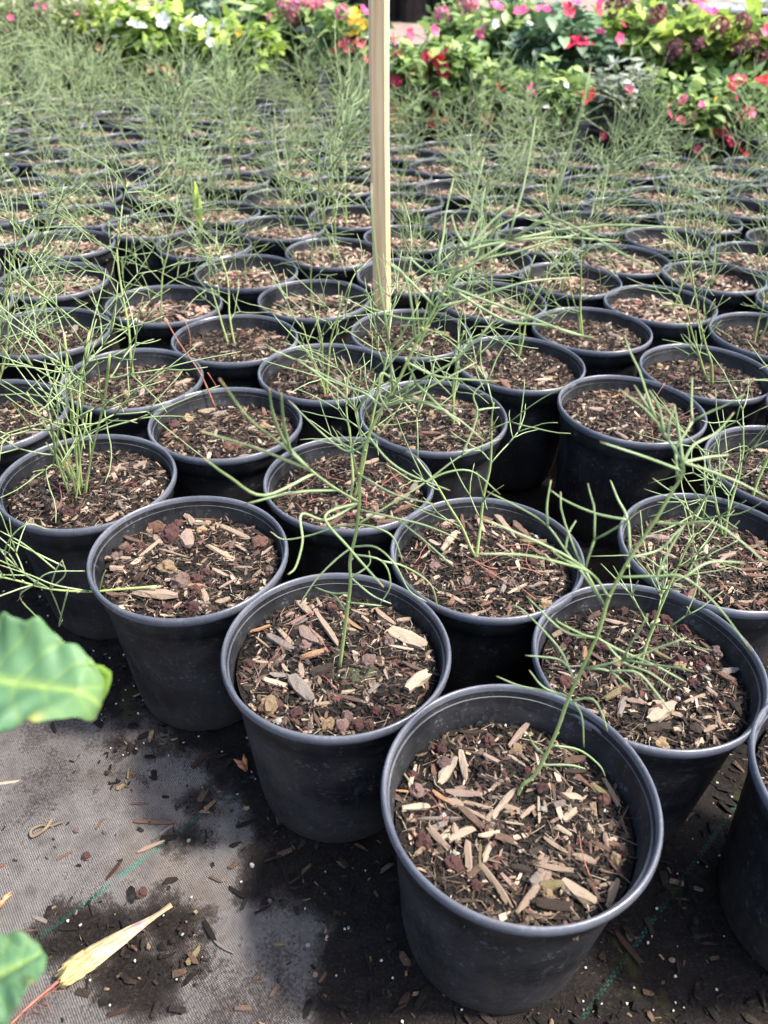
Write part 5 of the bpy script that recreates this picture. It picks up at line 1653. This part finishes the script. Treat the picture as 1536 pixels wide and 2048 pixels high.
# bright green blade among the needle plants at the left
b = at_y(400, 470, 1.95)
root = empty("weed", (b.x, b.y, POT_H - 0.04))
mb = MB()
pts = [Vector((0, 0, 0)), at_y(398, 430, 1.93) - root.location, at_y(395, 375, 1.92) - root.location]
mb.tube(pts, [0.0012] * 3, 5, [0.5] * 3)
mobj("stem", mb.mesh("stem", M['stem']), root)
mb = MB()
p0, p1 = at_y(402, 455, 1.93) - root.location, at_y(388, 362, 1.92) - root.location
vs, fs = [], []
for i in range(9):
    u = i / 8
    wd = 0.012 * math.sin(math.pi * (u * 0.9 + 0.05))
    c = p0.lerp(p1, u) + Vector((0, -0.01 * math.sin(u * 3), 0))
    vs += [c + Vector((-wd, 0.004, 0)), c + Vector((0, -0.003, 0)), c + Vector((wd, 0.004, 0))]
for i in range(8):
    for j in range(2):
        fs.append((i * 3 + j, i * 3 + j + 1, i * 3 + j + 4, i * 3 + j + 3))
mb.add(vs, fs, 1.0)
mobj("leaf", mb.mesh("leaf", M['fol_lime']), root)
tag(root, "bright green broad weed leaf among the needle seedlings at the left", "weed")

# ------------------------------------------------------------------ flowering plants behind
def leaf_template(kind):
    if kind == 'fine':
        v = [(0, 0, 0), (0.5, 0.22, 0.03), (1, 0, 0), (0.5, -0.22, 0.03)]
        f = [(0, 1, 2, 3)]
    elif kind == 'long':
        v = [(0, 0, 0), (0.35, 0.14, 0.05), (0.35, -0.14, 0.05), (0.7, 0.12, 0.0), (0.7, -0.12, 0.0), (1, 0, -0.15), (0.35, 0, 0), (0.7, 0, -0.04)]
        f = [(0, 6, 1), (0, 2, 6), (1, 6, 7, 3), (6, 2, 4, 7), (3, 7, 5), (7, 4, 5)]
    else:
        v = [(0, 0, 0), (0.3, 0.3, 0.07), (0.3, -0.3, 0.07), (0.65, 0.27, 0.02), (0.65, -0.27, 0.02), (1, 0, -0.16), (0.3, 0, 0), (0.65, 0, -0.05)]
        f = [(0, 6, 1), (0, 2, 6), (1, 6, 7, 3), (6, 2, 4, 7), (3, 7, 5), (7, 4, 5)]
    return np.array(v, dtype=float), f

def frames(d, up):
    """rotation matrices whose x axis is d and whose z axis leans to up"""
    d = d / np.linalg.norm(d, axis=1, keepdims=True)
    y = np.cross(up, d)
    y /= np.linalg.norm(y, axis=1, keepdims=True) + 1e-9
    z = np.cross(d, y)
    return np.stack([d, y, z], axis=2)

def scatter_leaves(n, centre, rad, zlo, zhi, tmpl, size, seed, bias=0.5):
    q = np.random.default_rng(seed)
    T, F = leaf_template(tmpl)
    # clumps: points on shoots that grow out from the middle
    nsh = max(10, n // 28)
    ang = q.uniform(0, 2 * np.pi, nsh)
    rr = np.sqrt(q.uniform(0.05, 1, nsh)) * rad
    ztop = zlo + (zhi - zlo) * (0.55 + 0.45 * np.sqrt(np.clip(1 - (rr / rad) ** 2, 0, 1))) * q.uniform(0.72, 1.05, nsh)
    s = q.integers(0, nsh, n)
    u = q.uniform(0, 1, n) ** bias
    p = np.stack([rr[s] * np.cos(ang[s]) * (0.35 + 0.65 * u), rr[s] * np.sin(ang[s]) * (0.35 + 0.65 * u), zlo + (ztop[s] - zlo) * u], 1)
    p += q.normal(0, 0.035, (n, 3)) * np.array([1, 1, 0.6])
    out = np.stack([np.cos(ang[s]), np.sin(ang[s]), np.zeros(n)], 1) * 0.5 + q.normal(0, 0.8, (n, 3))
    out[:, 2] = out[:, 2] * 0.5 + 0.1
    up = q.normal(0, 0.45, (n, 3)) + np.array([0, 0, 1.0])
    Rm = frames(out, up)
    sz = size * q.uniform(0.6, 1.25, n)
    V = p[:, None, :] + np.einsum('nij,kj->nki', Rm, T) * sz[:, None, None]
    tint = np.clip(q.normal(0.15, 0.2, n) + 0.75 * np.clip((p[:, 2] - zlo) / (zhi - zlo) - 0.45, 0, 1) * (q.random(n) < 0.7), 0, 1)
    k = len(T)
    faces = []
    for i in range(n):
        b_ = i * k
        for f in F:
            faces.append(tuple(b_ + a for a in f))
    return V.reshape(-1, 3), faces, np.repeat(tint, k), (p, Rm, sz, tint)

def flower_mesh(mat, petals=5, cup=0.35):
    mb = MB()
    for k in range(petals):
        a = 2 * math.pi * k / petals
        ca, sa = math.cos(a), math.sin(a)
        pr = [(0.05, 0, 0), (0.5, 0.36, cup * 0.6), (0.5, -0.36, cup * 0.6), (0.85, 0.40, cup * 0.9), (0.85, -0.40, cup * 0.9), (1.05, 0, cup * 0.8), (0.55, 0, cup * 0.4)]
        mb.add([(x * ca - y * sa, x * sa + y * ca, z + 0.02 * k) for x, y, z in pr], [(0, 6, 1), (0, 2, 6), (1, 6, 5, 3), (6, 2, 4, 5)])
    return mb.mesh("flower", M[mat])
def head_mesh(mat, n=26, seed=1):
    """rounded head of small petals"""
    r = random.Random(seed)
    mb = MB()
    for k in range(n):
        z = r.uniform(-0.4, 1)
        a = r.uniform(0, 6.28)
        s = math.sqrt(1 - z * z)
        c = Vector((s * math.cos(a), s * math.sin(a), z * 0.8))
        t1 = c.cross(Vector((0.3, 0.2, 1))).normalized()
        t2 = c.cross(t1).normalized()
        e = 0.34
        for q in range(2):
            b1, b2 = t1 * math.cos(q * 1.6 + k) + t2 * math.sin(q * 1.6 + k), None
            b2 = c.cross(b1).normalized()
            o = c * (0.8 + 0.05 * q)
            mb.add([o - b1 * e, o + b2 * e * 0.6 + c * 0.12, o + b1 * e, o - b2 * e * 0.6 + c * 0.1], [(0, 1, 2, 3)])
    return mb.mesh("flower", M[mat], smooth=False)
FL = {k: flower_mesh('fl_' + k) for k in ('pink', 'red', 'white', 'yellow')}
FL['dusty'] = head_mesh('fl_dusty')
FL['maroon'] = head_mesh('fl_maroon', 30, 4)
FL['orange'] = flower_mesh('fl_orange', 4, 0.7)

SHORT = {1: "far-left fine grey-green shrub with tiny pink flowers", 2: "flowerless grey-green shrub second from the far left", 3: "lime-leaved plant with peach dead blooms",
         4: "lime plant with large white flowers", 5: "yellow-green plant with small white flowers", 6: "dark blue-green bush at the back left", 7: "long-leaved plant with pink clusters",
         8: "yellow-flowered plant left of the stake", 9: "red-flowered plant just right of the stake", 10: "plant with the scarlet flower band", 11: "tan bush with dusty pink heads",
         12: "bushy plant with magenta flowers", 13: "dark glossy plant with the red spray", 14: "variegated pale-leaved plant", 15: "leftmost maroon-headed plant", 16: "middle maroon-headed plant",
         17: "rightmost maroon-headed plant", 18: "tall lime plant behind the maroon heads", 19: "left one of two low red-flowered plants", 20: "right one of two low red-flowered plants",
         21: "low lime-tipped plant with scattered red blooms", 24: "low plant with one crimson bloom", 22: "dark bush behind the magenta flowers", 23: "shaded dark bush under the maroon heads"}
def shrub(name, label, cat, px, ytop, Y, halfpx, mat, tmpl, size, n, flowers=(), single=0, zlo=0.24, seed=1, group=None, pot=True, bias=0.5):
    b = at_y(px, 200, Y)
    x = b.x
    ztop = at_y(px, ytop, Y).z
    rad = halfpx / F_PX * (Vector((x, Y, 0.4)) - CAM).dot(FWD)
    root = empty(name, (x, Y, 0.19 if pot else 0.0))
    z0 = root.location.z
    if pot:
        pr = empty("nursery_pot", (x, Y, 0))
        s = 1.15
        bm_, rm_, im_ = POT_FAR[seed % 2]
        mobj("body", bm_, pr, scale=(s, s, 1.0))
        mobj("rim", rm_, pr, scale=(s, s, 1.0))
        mobj("inner_wall", im_, pr, scale=(s, s, 1.0))
        sl_ = mobj("soil", SOIL_FAR[seed % 5][0], pr, loc=(0, 0, 0.19), scale=(s, s, 1))
        tag(pr, "black pot under the " + SHORT[seed], "plant pot", "pots of the flowering plants behind")
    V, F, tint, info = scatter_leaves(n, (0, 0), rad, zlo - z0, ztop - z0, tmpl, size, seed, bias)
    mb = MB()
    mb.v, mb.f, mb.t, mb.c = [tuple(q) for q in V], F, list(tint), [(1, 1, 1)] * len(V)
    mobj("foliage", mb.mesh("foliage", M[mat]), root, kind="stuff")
    r = random.Random(seed)
    mb = MB()
    for k in range(9):
        a, q = r.uniform(0, 6.28), rad * r.uniform(0.2, 0.8)
        mb.tube(spline([Vector((r.gauss(0, 0.012), r.gauss(0, 0.012), -0.02)), Vector((q * 0.4 * math.cos(a), q * 0.4 * math.sin(a), (ztop - z0) * 0.4)),
                        Vector((q * math.cos(a), q * math.sin(a), (ztop - z0) * r.uniform(0.65, 0.85)))], 3), [0.005 - 0.0005 * i for i in range(7)], 4)
    mobj("branch", mb.mesh("branch", M['bark']), root)
    if single:
        # the leaves that show largest, each on its own, on the side towards the path
        T, LF = leaf_template(tmpl)
        lt = MB()
        lt.add([tuple(q) for q in T], LF, 0.35)
        lm = [lt.mesh("leaf", M[mat])]
        lt.t = [0.95] * len(lt.v)
        lm.append(lt.mesh("leaf", M[mat]))
        for k in range(single):
            a = r.uniform(-2.9, -0.25)
            u = r.uniform(0.35, 1.0)
            p = Vector((rad * 1.02 * math.cos(a) * (1 - 0.25 * u), rad * 1.02 * math.sin(a) * (1 - 0.25 * u), (zlo - z0) + (ztop - zlo) * u))
            o = mobj("leaf", lm[1 if u > 0.7 else 0], root, loc=p, rot=(r.gauss(0, 0.4), r.uniform(-0.1, 0.9), a + r.gauss(0, 0.6)), scale=size * r.uniform(0.8, 1.2))
    for (fx, fy, kind, rp) in flowers:
        # on the side of the crown that faces the camera
        dx = at_y(fx, fy, Y).x - x
        q = min(0.92, abs(dx) / max(rad, 1e-3))
        yy = Y - rad * math.sqrt(1 - q * q) * 1.08
        p = at_y(fx, fy, yy)
        sz = 1.15 * rp / F_PX * (p - CAM).dot(FWD)
        o = mobj("flower", FL[kind], root, loc=p - root.location, rot=(r.uniform(0.2, 1.2), r.gauss(0, 0.5), r.gauss(0, 0.5)), scale=sz)
    tag(root, label, cat, group)

BG = "potted flowering plants behind the seedlings"
shrub("shrub", "fine grey-green shrub at the far left with tiny pink flowers, nearer one", "shrub", 25, -70, 4.75, 150, 'fol_grey', 'fine', 0.042, 3800,
      [(22, 36, 'pink', 6), (75, 12, 'pink', 6), (90, 14, 'pink', 5)], seed=1, group=BG)
shrub("shrub", "fine grey-green shrub second from the far left, with no flowers", "shrub", 150, -50, 4.9, 105, 'fol_grey', 'fine', 0.042, 3000, [(155, 30, 'pink', 5)], seed=2, group=BG)
shrub("shrub", "lime-leaved plant with peach dead blooms below, left of the white flowers", "flowering plant", 215, 0, 5.0, 75, 'fol_lime', 'broad', 0.075, 900,
      [(200, 98, 'orange', 9), (280, 125, 'orange', 10), (300, 95, 'orange', 8), (190, 60, 'white', 7)], 14, seed=3, group=BG)
shrub("shrub", "lime-leaved plant with large white flowers, left part of the background", "flowering plant", 320, -10, 4.9, 85, 'fol_lime', 'broad', 0.075, 1100,
      [(275, 55, 'white', 17), (328, 42, 'white', 14), (380, 38, 'white', 15), (368, 58, 'white', 8), (285, 20, 'white', 10), (235, 45, 'white', 8), (305, 138, 'orange', 10), (333, 142, 'orange', 11),
       (350, 165, 'orange', 8), (232, 75, 'white', 7)], 20, seed=4, group=BG)
shrub("shrub", "yellow-green plant with small white flowers beside dark bushes", "flowering plant", 470, 42, 4.8, 80, 'fol_lime', 'broad', 0.08, 900,
      [(422, 62, 'white', 13), (445, 55, 'white', 12), (420, 85, 'white', 9), (455, 78, 'yellow', 9), (478, 65, 'yellow', 8), (400, 45, 'white', 12), (520, 90, 'white', 9)], 20, seed=5, group=BG)
shrub("shrub", "dark blue-green bush behind the white-flowered plants", "bush", 455, -30, 7.2, 130, 'fol_dark', 'broad', 0.10, 1500, [(480, 28, 'yellow', 12), (498, 45, 'yellow', 12), (492, 35, 'yellow', 10)], seed=6, group=BG)
shrub("shrub", "grey-green long-leaved plant with pink flower clusters on top", "flowering plant", 600, -20, 5.6, 95, 'fol_mid', 'long', 0.16, 900,
      [(570, 12, 'dusty', 16), (595, 15, 'dusty', 18), (585, 35, 'dusty', 13), (620, 10, 'dusty', 14), (645, 14, 'dusty', 18), (658, 20, 'dusty', 14), (540, 35, 'dusty', 8), (602, 60, 'white', 9), (615, 68, 'white', 10), (630, 85, 'orange', 8)],
      12, seed=7, group=BG)
shrub("shrub", "plant with yellow flowers and one red cluster left of the stake", "flowering plant", 700, 15, 5.1, 75, 'fol_mid', 'broad', 0.08, 900,
      [(685, 25, 'dusty', 15), (710, 30, 'yellow', 14), (712, 48, 'yellow', 16), (732, 52, 'yellow', 10), (708, 70, 'yellow', 12), (727, 22, 'pink', 10), (735, 72, 'white', 8), (678, 98, 'red', 15), (692, 92, 'red', 14), (705, 96, 'red', 13), (720, 86, 'red', 10), (735, 120, 'red', 8)],
      14, seed=8, group=BG)
shrub("shrub", "low dark-leaved plant with red flowers just right of the stake", "flowering plant", 805, 85, 3.75, 55, 'fol_mid', 'broad', 0.07, 700,
      [(784, 78, 'pink', 12), (818, 68, 'pink', 10), (790, 165, 'red', 12), (795, 110, 'red', 9), (785, 205, 'red', 16), (790, 235, 'red', 18), (805, 240, 'orange', 10), (825, 150, 'red', 12)], 12, zlo=0.2, seed=9, group=BG)
shrub("shrub", "low plant with a trailing band of scarlet flowers", "flowering plant", 885, 75, 3.8, 62, 'fol_mid', 'broad', 0.07, 800,
      [(893, 105, 'red', 14), (868, 118, 'red', 13), (880, 122, 'red', 12), (855, 115, 'red', 11), (885, 138, 'red', 13), (890, 148, 'red', 12), (853, 148, 'red', 14), (868, 62, 'pink', 10), (868, 235, 'red', 15), (888, 242, 'red', 10),
       (862, 252, 'red', 10), (868, 195, 'red', 11)], 12, zlo=0.2, seed=10, group=BG)
shrub("shrub", "tan-flowered bush with dusty pink heads beyond the scarlet band", "flowering plant", 905, 5, 6.2, 70, 'fol_mid', 'fine', 0.07, 1200,
      [(885, 30, 'dusty', 16), (935, 5, 'dusty', 18), (945, 15, 'dusty', 14), (962, 45, 'dusty', 11), (925, 35, 'dusty', 9)], seed=11, group=BG)
shrub("shrub", "bushy plant with magenta flowers at its top and white glints", "flowering plant", 985, -5, 4.7, 85, 'fol_mid', 'broad', 0.075, 1200,
      [(993, 15, 'pink', 13), (1042, 25, 'pink', 14), (1085, 24, 'pink', 15), (968, 62, 'pink', 10), (957, 72, 'pink', 11), (1025, 82, 'white', 8), (1060, 50, 'white', 7), (990, 48, 'white', 8)], 20, seed=12, group=BG)  # white ones are petals standing in for glints on the leaves
shrub("shrub", "dark glossy plant with bright red flower spray in its middle", "flowering plant", 1100, 20, 4.1, 80, 'fol_dark', 'broad', 0.075, 1200,
      [(1145, 88, 'red', 15), (1160, 85, 'red', 16), (1172, 90, 'red', 13), (1135, 22, 'red', 14), (1150, 5, 'pink', 10), (1200, 70, 'pink', 11), (1238, 78, 'pink', 10), ],
      16, seed=13, group=BG)
shrub("shrub", "variegated pale-leaved small plant in front of the red spray", "plant", 1245, 120, 3.75, 65, 'fol_pale', 'fine', 0.055, 900, [(1258, 180, 'pink', 8), (1205, 272, 'red', 8)], zlo=0.2, seed=14, group=BG)
shrub("shrub", "broad-leaved plant with maroon flower heads, leftmost of three at the right", "flowering plant", 1240, 0, 5.1, 85, 'fol_big', 'broad', 0.09, 900,
      [(1205, 5, 'pink', 11), (1225, 15, 'maroon', 16), (1245, 50, 'pink', 9), (1310, 40, 'maroon', 20), (1320, 25, 'maroon', 15), (1195, 20, 'red', 12), (1250, 5, 'maroon', 14)], 30, seed=15, group=BG)
shrub("shrub", "broad-leaved plant with maroon flower heads, middle of three at the right", "flowering plant", 1370, 28, 4.6, 85, 'fol_big', 'broad', 0.095, 900,
      [(1350, 98, 'maroon', 17), (1345, 112, 'maroon', 15), (1395, 90, 'maroon', 14), (1440, 55, 'maroon', 18), (1405, 18, 'pink', 14), (1425, 25, 'pink', 10)], 34, seed=16, group=BG)
shrub("shrub", "broad-leaved plant with maroon flower heads, rightmost at the frame's edge", "flowering plant", 1490, 22, 4.5, 80, 'fol_big', 'broad', 0.095, 900,
      [(1485, 45, 'maroon', 17), (1500, 85, 'maroon', 18), (1525, 115, 'maroon', 15), (1534, 62, 'pink', 11), (1475, 100, 'maroon', 13)], 34, seed=17, group=BG)
shrub("shrub", "tall lime plant with magenta bloom behind the maroon-headed plants", "flowering plant", 1300, -20, 6.2, 90, 'fol_big', 'broad', 0.09, 900, [(1370, 5, 'maroon', 16), (1395, 8, 'pink', 12)], seed=18, group=BG)
shrub("shrub", "low red-flowered plant under the maroon-headed plants, left of two", "flowering plant", 1375, 160, 3.65, 80, 'fol_mid', 'broad', 0.06, 700,
      [(1335, 225, 'pink', 14), (1368, 200, 'pink', 9), (1405, 212, 'pink', 9), (1362, 242, 'red', 9), (1385, 237, 'orange', 10), (1430, 205, 'yellow', 9), (1440, 260, 'red', 14), (1450, 275, 'red', 12), (1465, 285, 'red', 12), (1485, 305, 'red', 13), (1490, 315, 'red', 11), (1410, 318, 'red', 8), (1395, 300, 'red', 8), (1425, 270, 'orange', 9)],
      12, zlo=0.2, seed=19, group=BG)
shrub("shrub", "low red-flowered plant under the maroon-headed plants, right of two", "flowering plant", 1500, 150, 3.7, 75, 'fol_mid', 'broad', 0.06, 700,
      [(1462, 168, 'red', 14), (1478, 163, 'red', 13), (1525, 162, 'red', 13), (1535, 160, 'red', 11), (1485, 228, 'red', 12), (1500, 226, 'red', 11), (1470, 195, 'pink', 8)], 12, zlo=0.2, seed=20, group=BG)
shrub("shrub", "low lime-tipped plant with scattered red blooms, right of the scarlet band", "flowering plant", 985, 120, 3.8, 65, 'fol_mid', 'broad', 0.065, 700,
      [(970, 238, 'red', 12), (985, 235, 'orange', 10), (945, 205, 'pink', 9), (1000, 175, 'red', 9), (930, 250, 'red', 8), (1030, 215, 'red', 9)], 12, zlo=0.2, seed=21, group=BG)
shrub("shrub", "low dark plant with one large crimson bloom, left of the variegated one", "flowering plant", 1095, 140, 3.7, 70, 'fol_mid', 'broad', 0.065, 700,
      [(1057, 187, 'pink', 16), (1165, 197, 'red', 17), (1178, 190, 'red', 12), (1120, 240, 'red', 9), (1090, 215, 'white', 8), (1130, 170, 'white', 7), (1060, 240, 'white', 9)], 12, zlo=0.2, seed=24, group=BG)
shrub("shrub", "dark bush behind the magenta flowers in the middle", "bush", 1060, -10, 6.0, 100, 'fol_dark', 'broad', 0.09, 1100, seed=22, group=BG)
shrub("shrub", "shaded dark-leaved bush low at the right, under the maroon heads", "bush", 1430, 110, 5.0, 120, 'fol_dark', 'broad', 0.08, 1000, seed=23, group=BG)

# ------------------------------------------------------------------ far things at the very top
big = MB()
lathe(big, [(0.0, 0.01), (0.22, 0.0), (0.235, 0.02), (0.265, 0.5), (0.285, 0.51), (0.29, 0.55), (0.27, 0.56), (0.25, 0.45), (0.0, 0.45)], 28)
big_me = big.mesh("tub", M['pot'])
for k, pxx in enumerate((660, 700, 738, 776, 830, 872, 912)):
    p = at_y(pxx, 20, 15.5 + 0.3 * (k % 2))
    o = mobj("large_tub", big_me, loc=(p.x, p.y, -0.012), rot=(0, 0, k))
    tag(o, "large black tub far behind, %s from the left in its row" % ORD[k], "tub", "large black tubs in the far row")
mb = MB()
beam(mb, 0.05, 0.05, 1.6, 0.006)
p = at_z(806, 38, -0.012)
o = mobj("wooden_post", mb.mesh("wooden_post", M['stake'], False), loc=(p.x, p.y, -0.012), rot=(0, 0, 0.3))
tag(o, "pale wooden post far behind, standing before the black tubs", "post")
# white-leaved bedding on a dark bench, top right
bx0, bz = at_y(1392, 14, 13.0).x, at_y(1460, 16, 12.0).z
root = empty("plant_bench", (bx0 + 2.6, 13.0, -0.012))
mb = MB()
mb.add([(x_, y_, z_) for x_ in (-2.6, 2.6) for y_ in (-1.0, 1.0) for z_ in (0.0, bz - 0.04)], [(0, 1, 3, 2), (4, 6, 7, 5), (0, 4, 5, 1), (2, 3, 7, 6), (0, 2, 6, 4), (1, 5, 7, 3)])
mobj("skirt", mb.mesh("skirt", M['pot'], False), root)
mb = MB()
mb.add([(x_, y_, z_) for x_ in (-2.66, 2.66) for y_ in (-1.06, 1.06) for z_ in (bz - 0.038, bz)], [(0, 1, 3, 2), (4, 6, 7, 5), (0, 4, 5, 1), (2, 3, 7, 6), (0, 2, 6, 4), (1, 5, 7, 3)])
mobj("bench_edge", mb.mesh("bench_edge", M['stone_bg'], False), root)
tag(root, "long low bench with black skirt in the far right corner", "bench")
V, F, tint, info = scatter_leaves(5200, (0, 0), 1.0, 0.0, 0.14, 'fine', 0.09, 91)
V = V * np.array([2.5, 1.0, 1.0])
mb = MB()
mb.v, mb.f, mb.t, mb.c = [tuple(q) for q in V], F, list(np.clip(tint + 0.5, 0, 1)), [(1, 1, 1)] * len(V)
o = mobj("bedding_plants", mb.mesh("bedding_plants", M['fol_pale']), loc=(bx0 + 2.6, 13.0, bz - 0.02), kind="stuff")
tag(o, "mass of pale silvery bedding plants on the far bench", "plants")
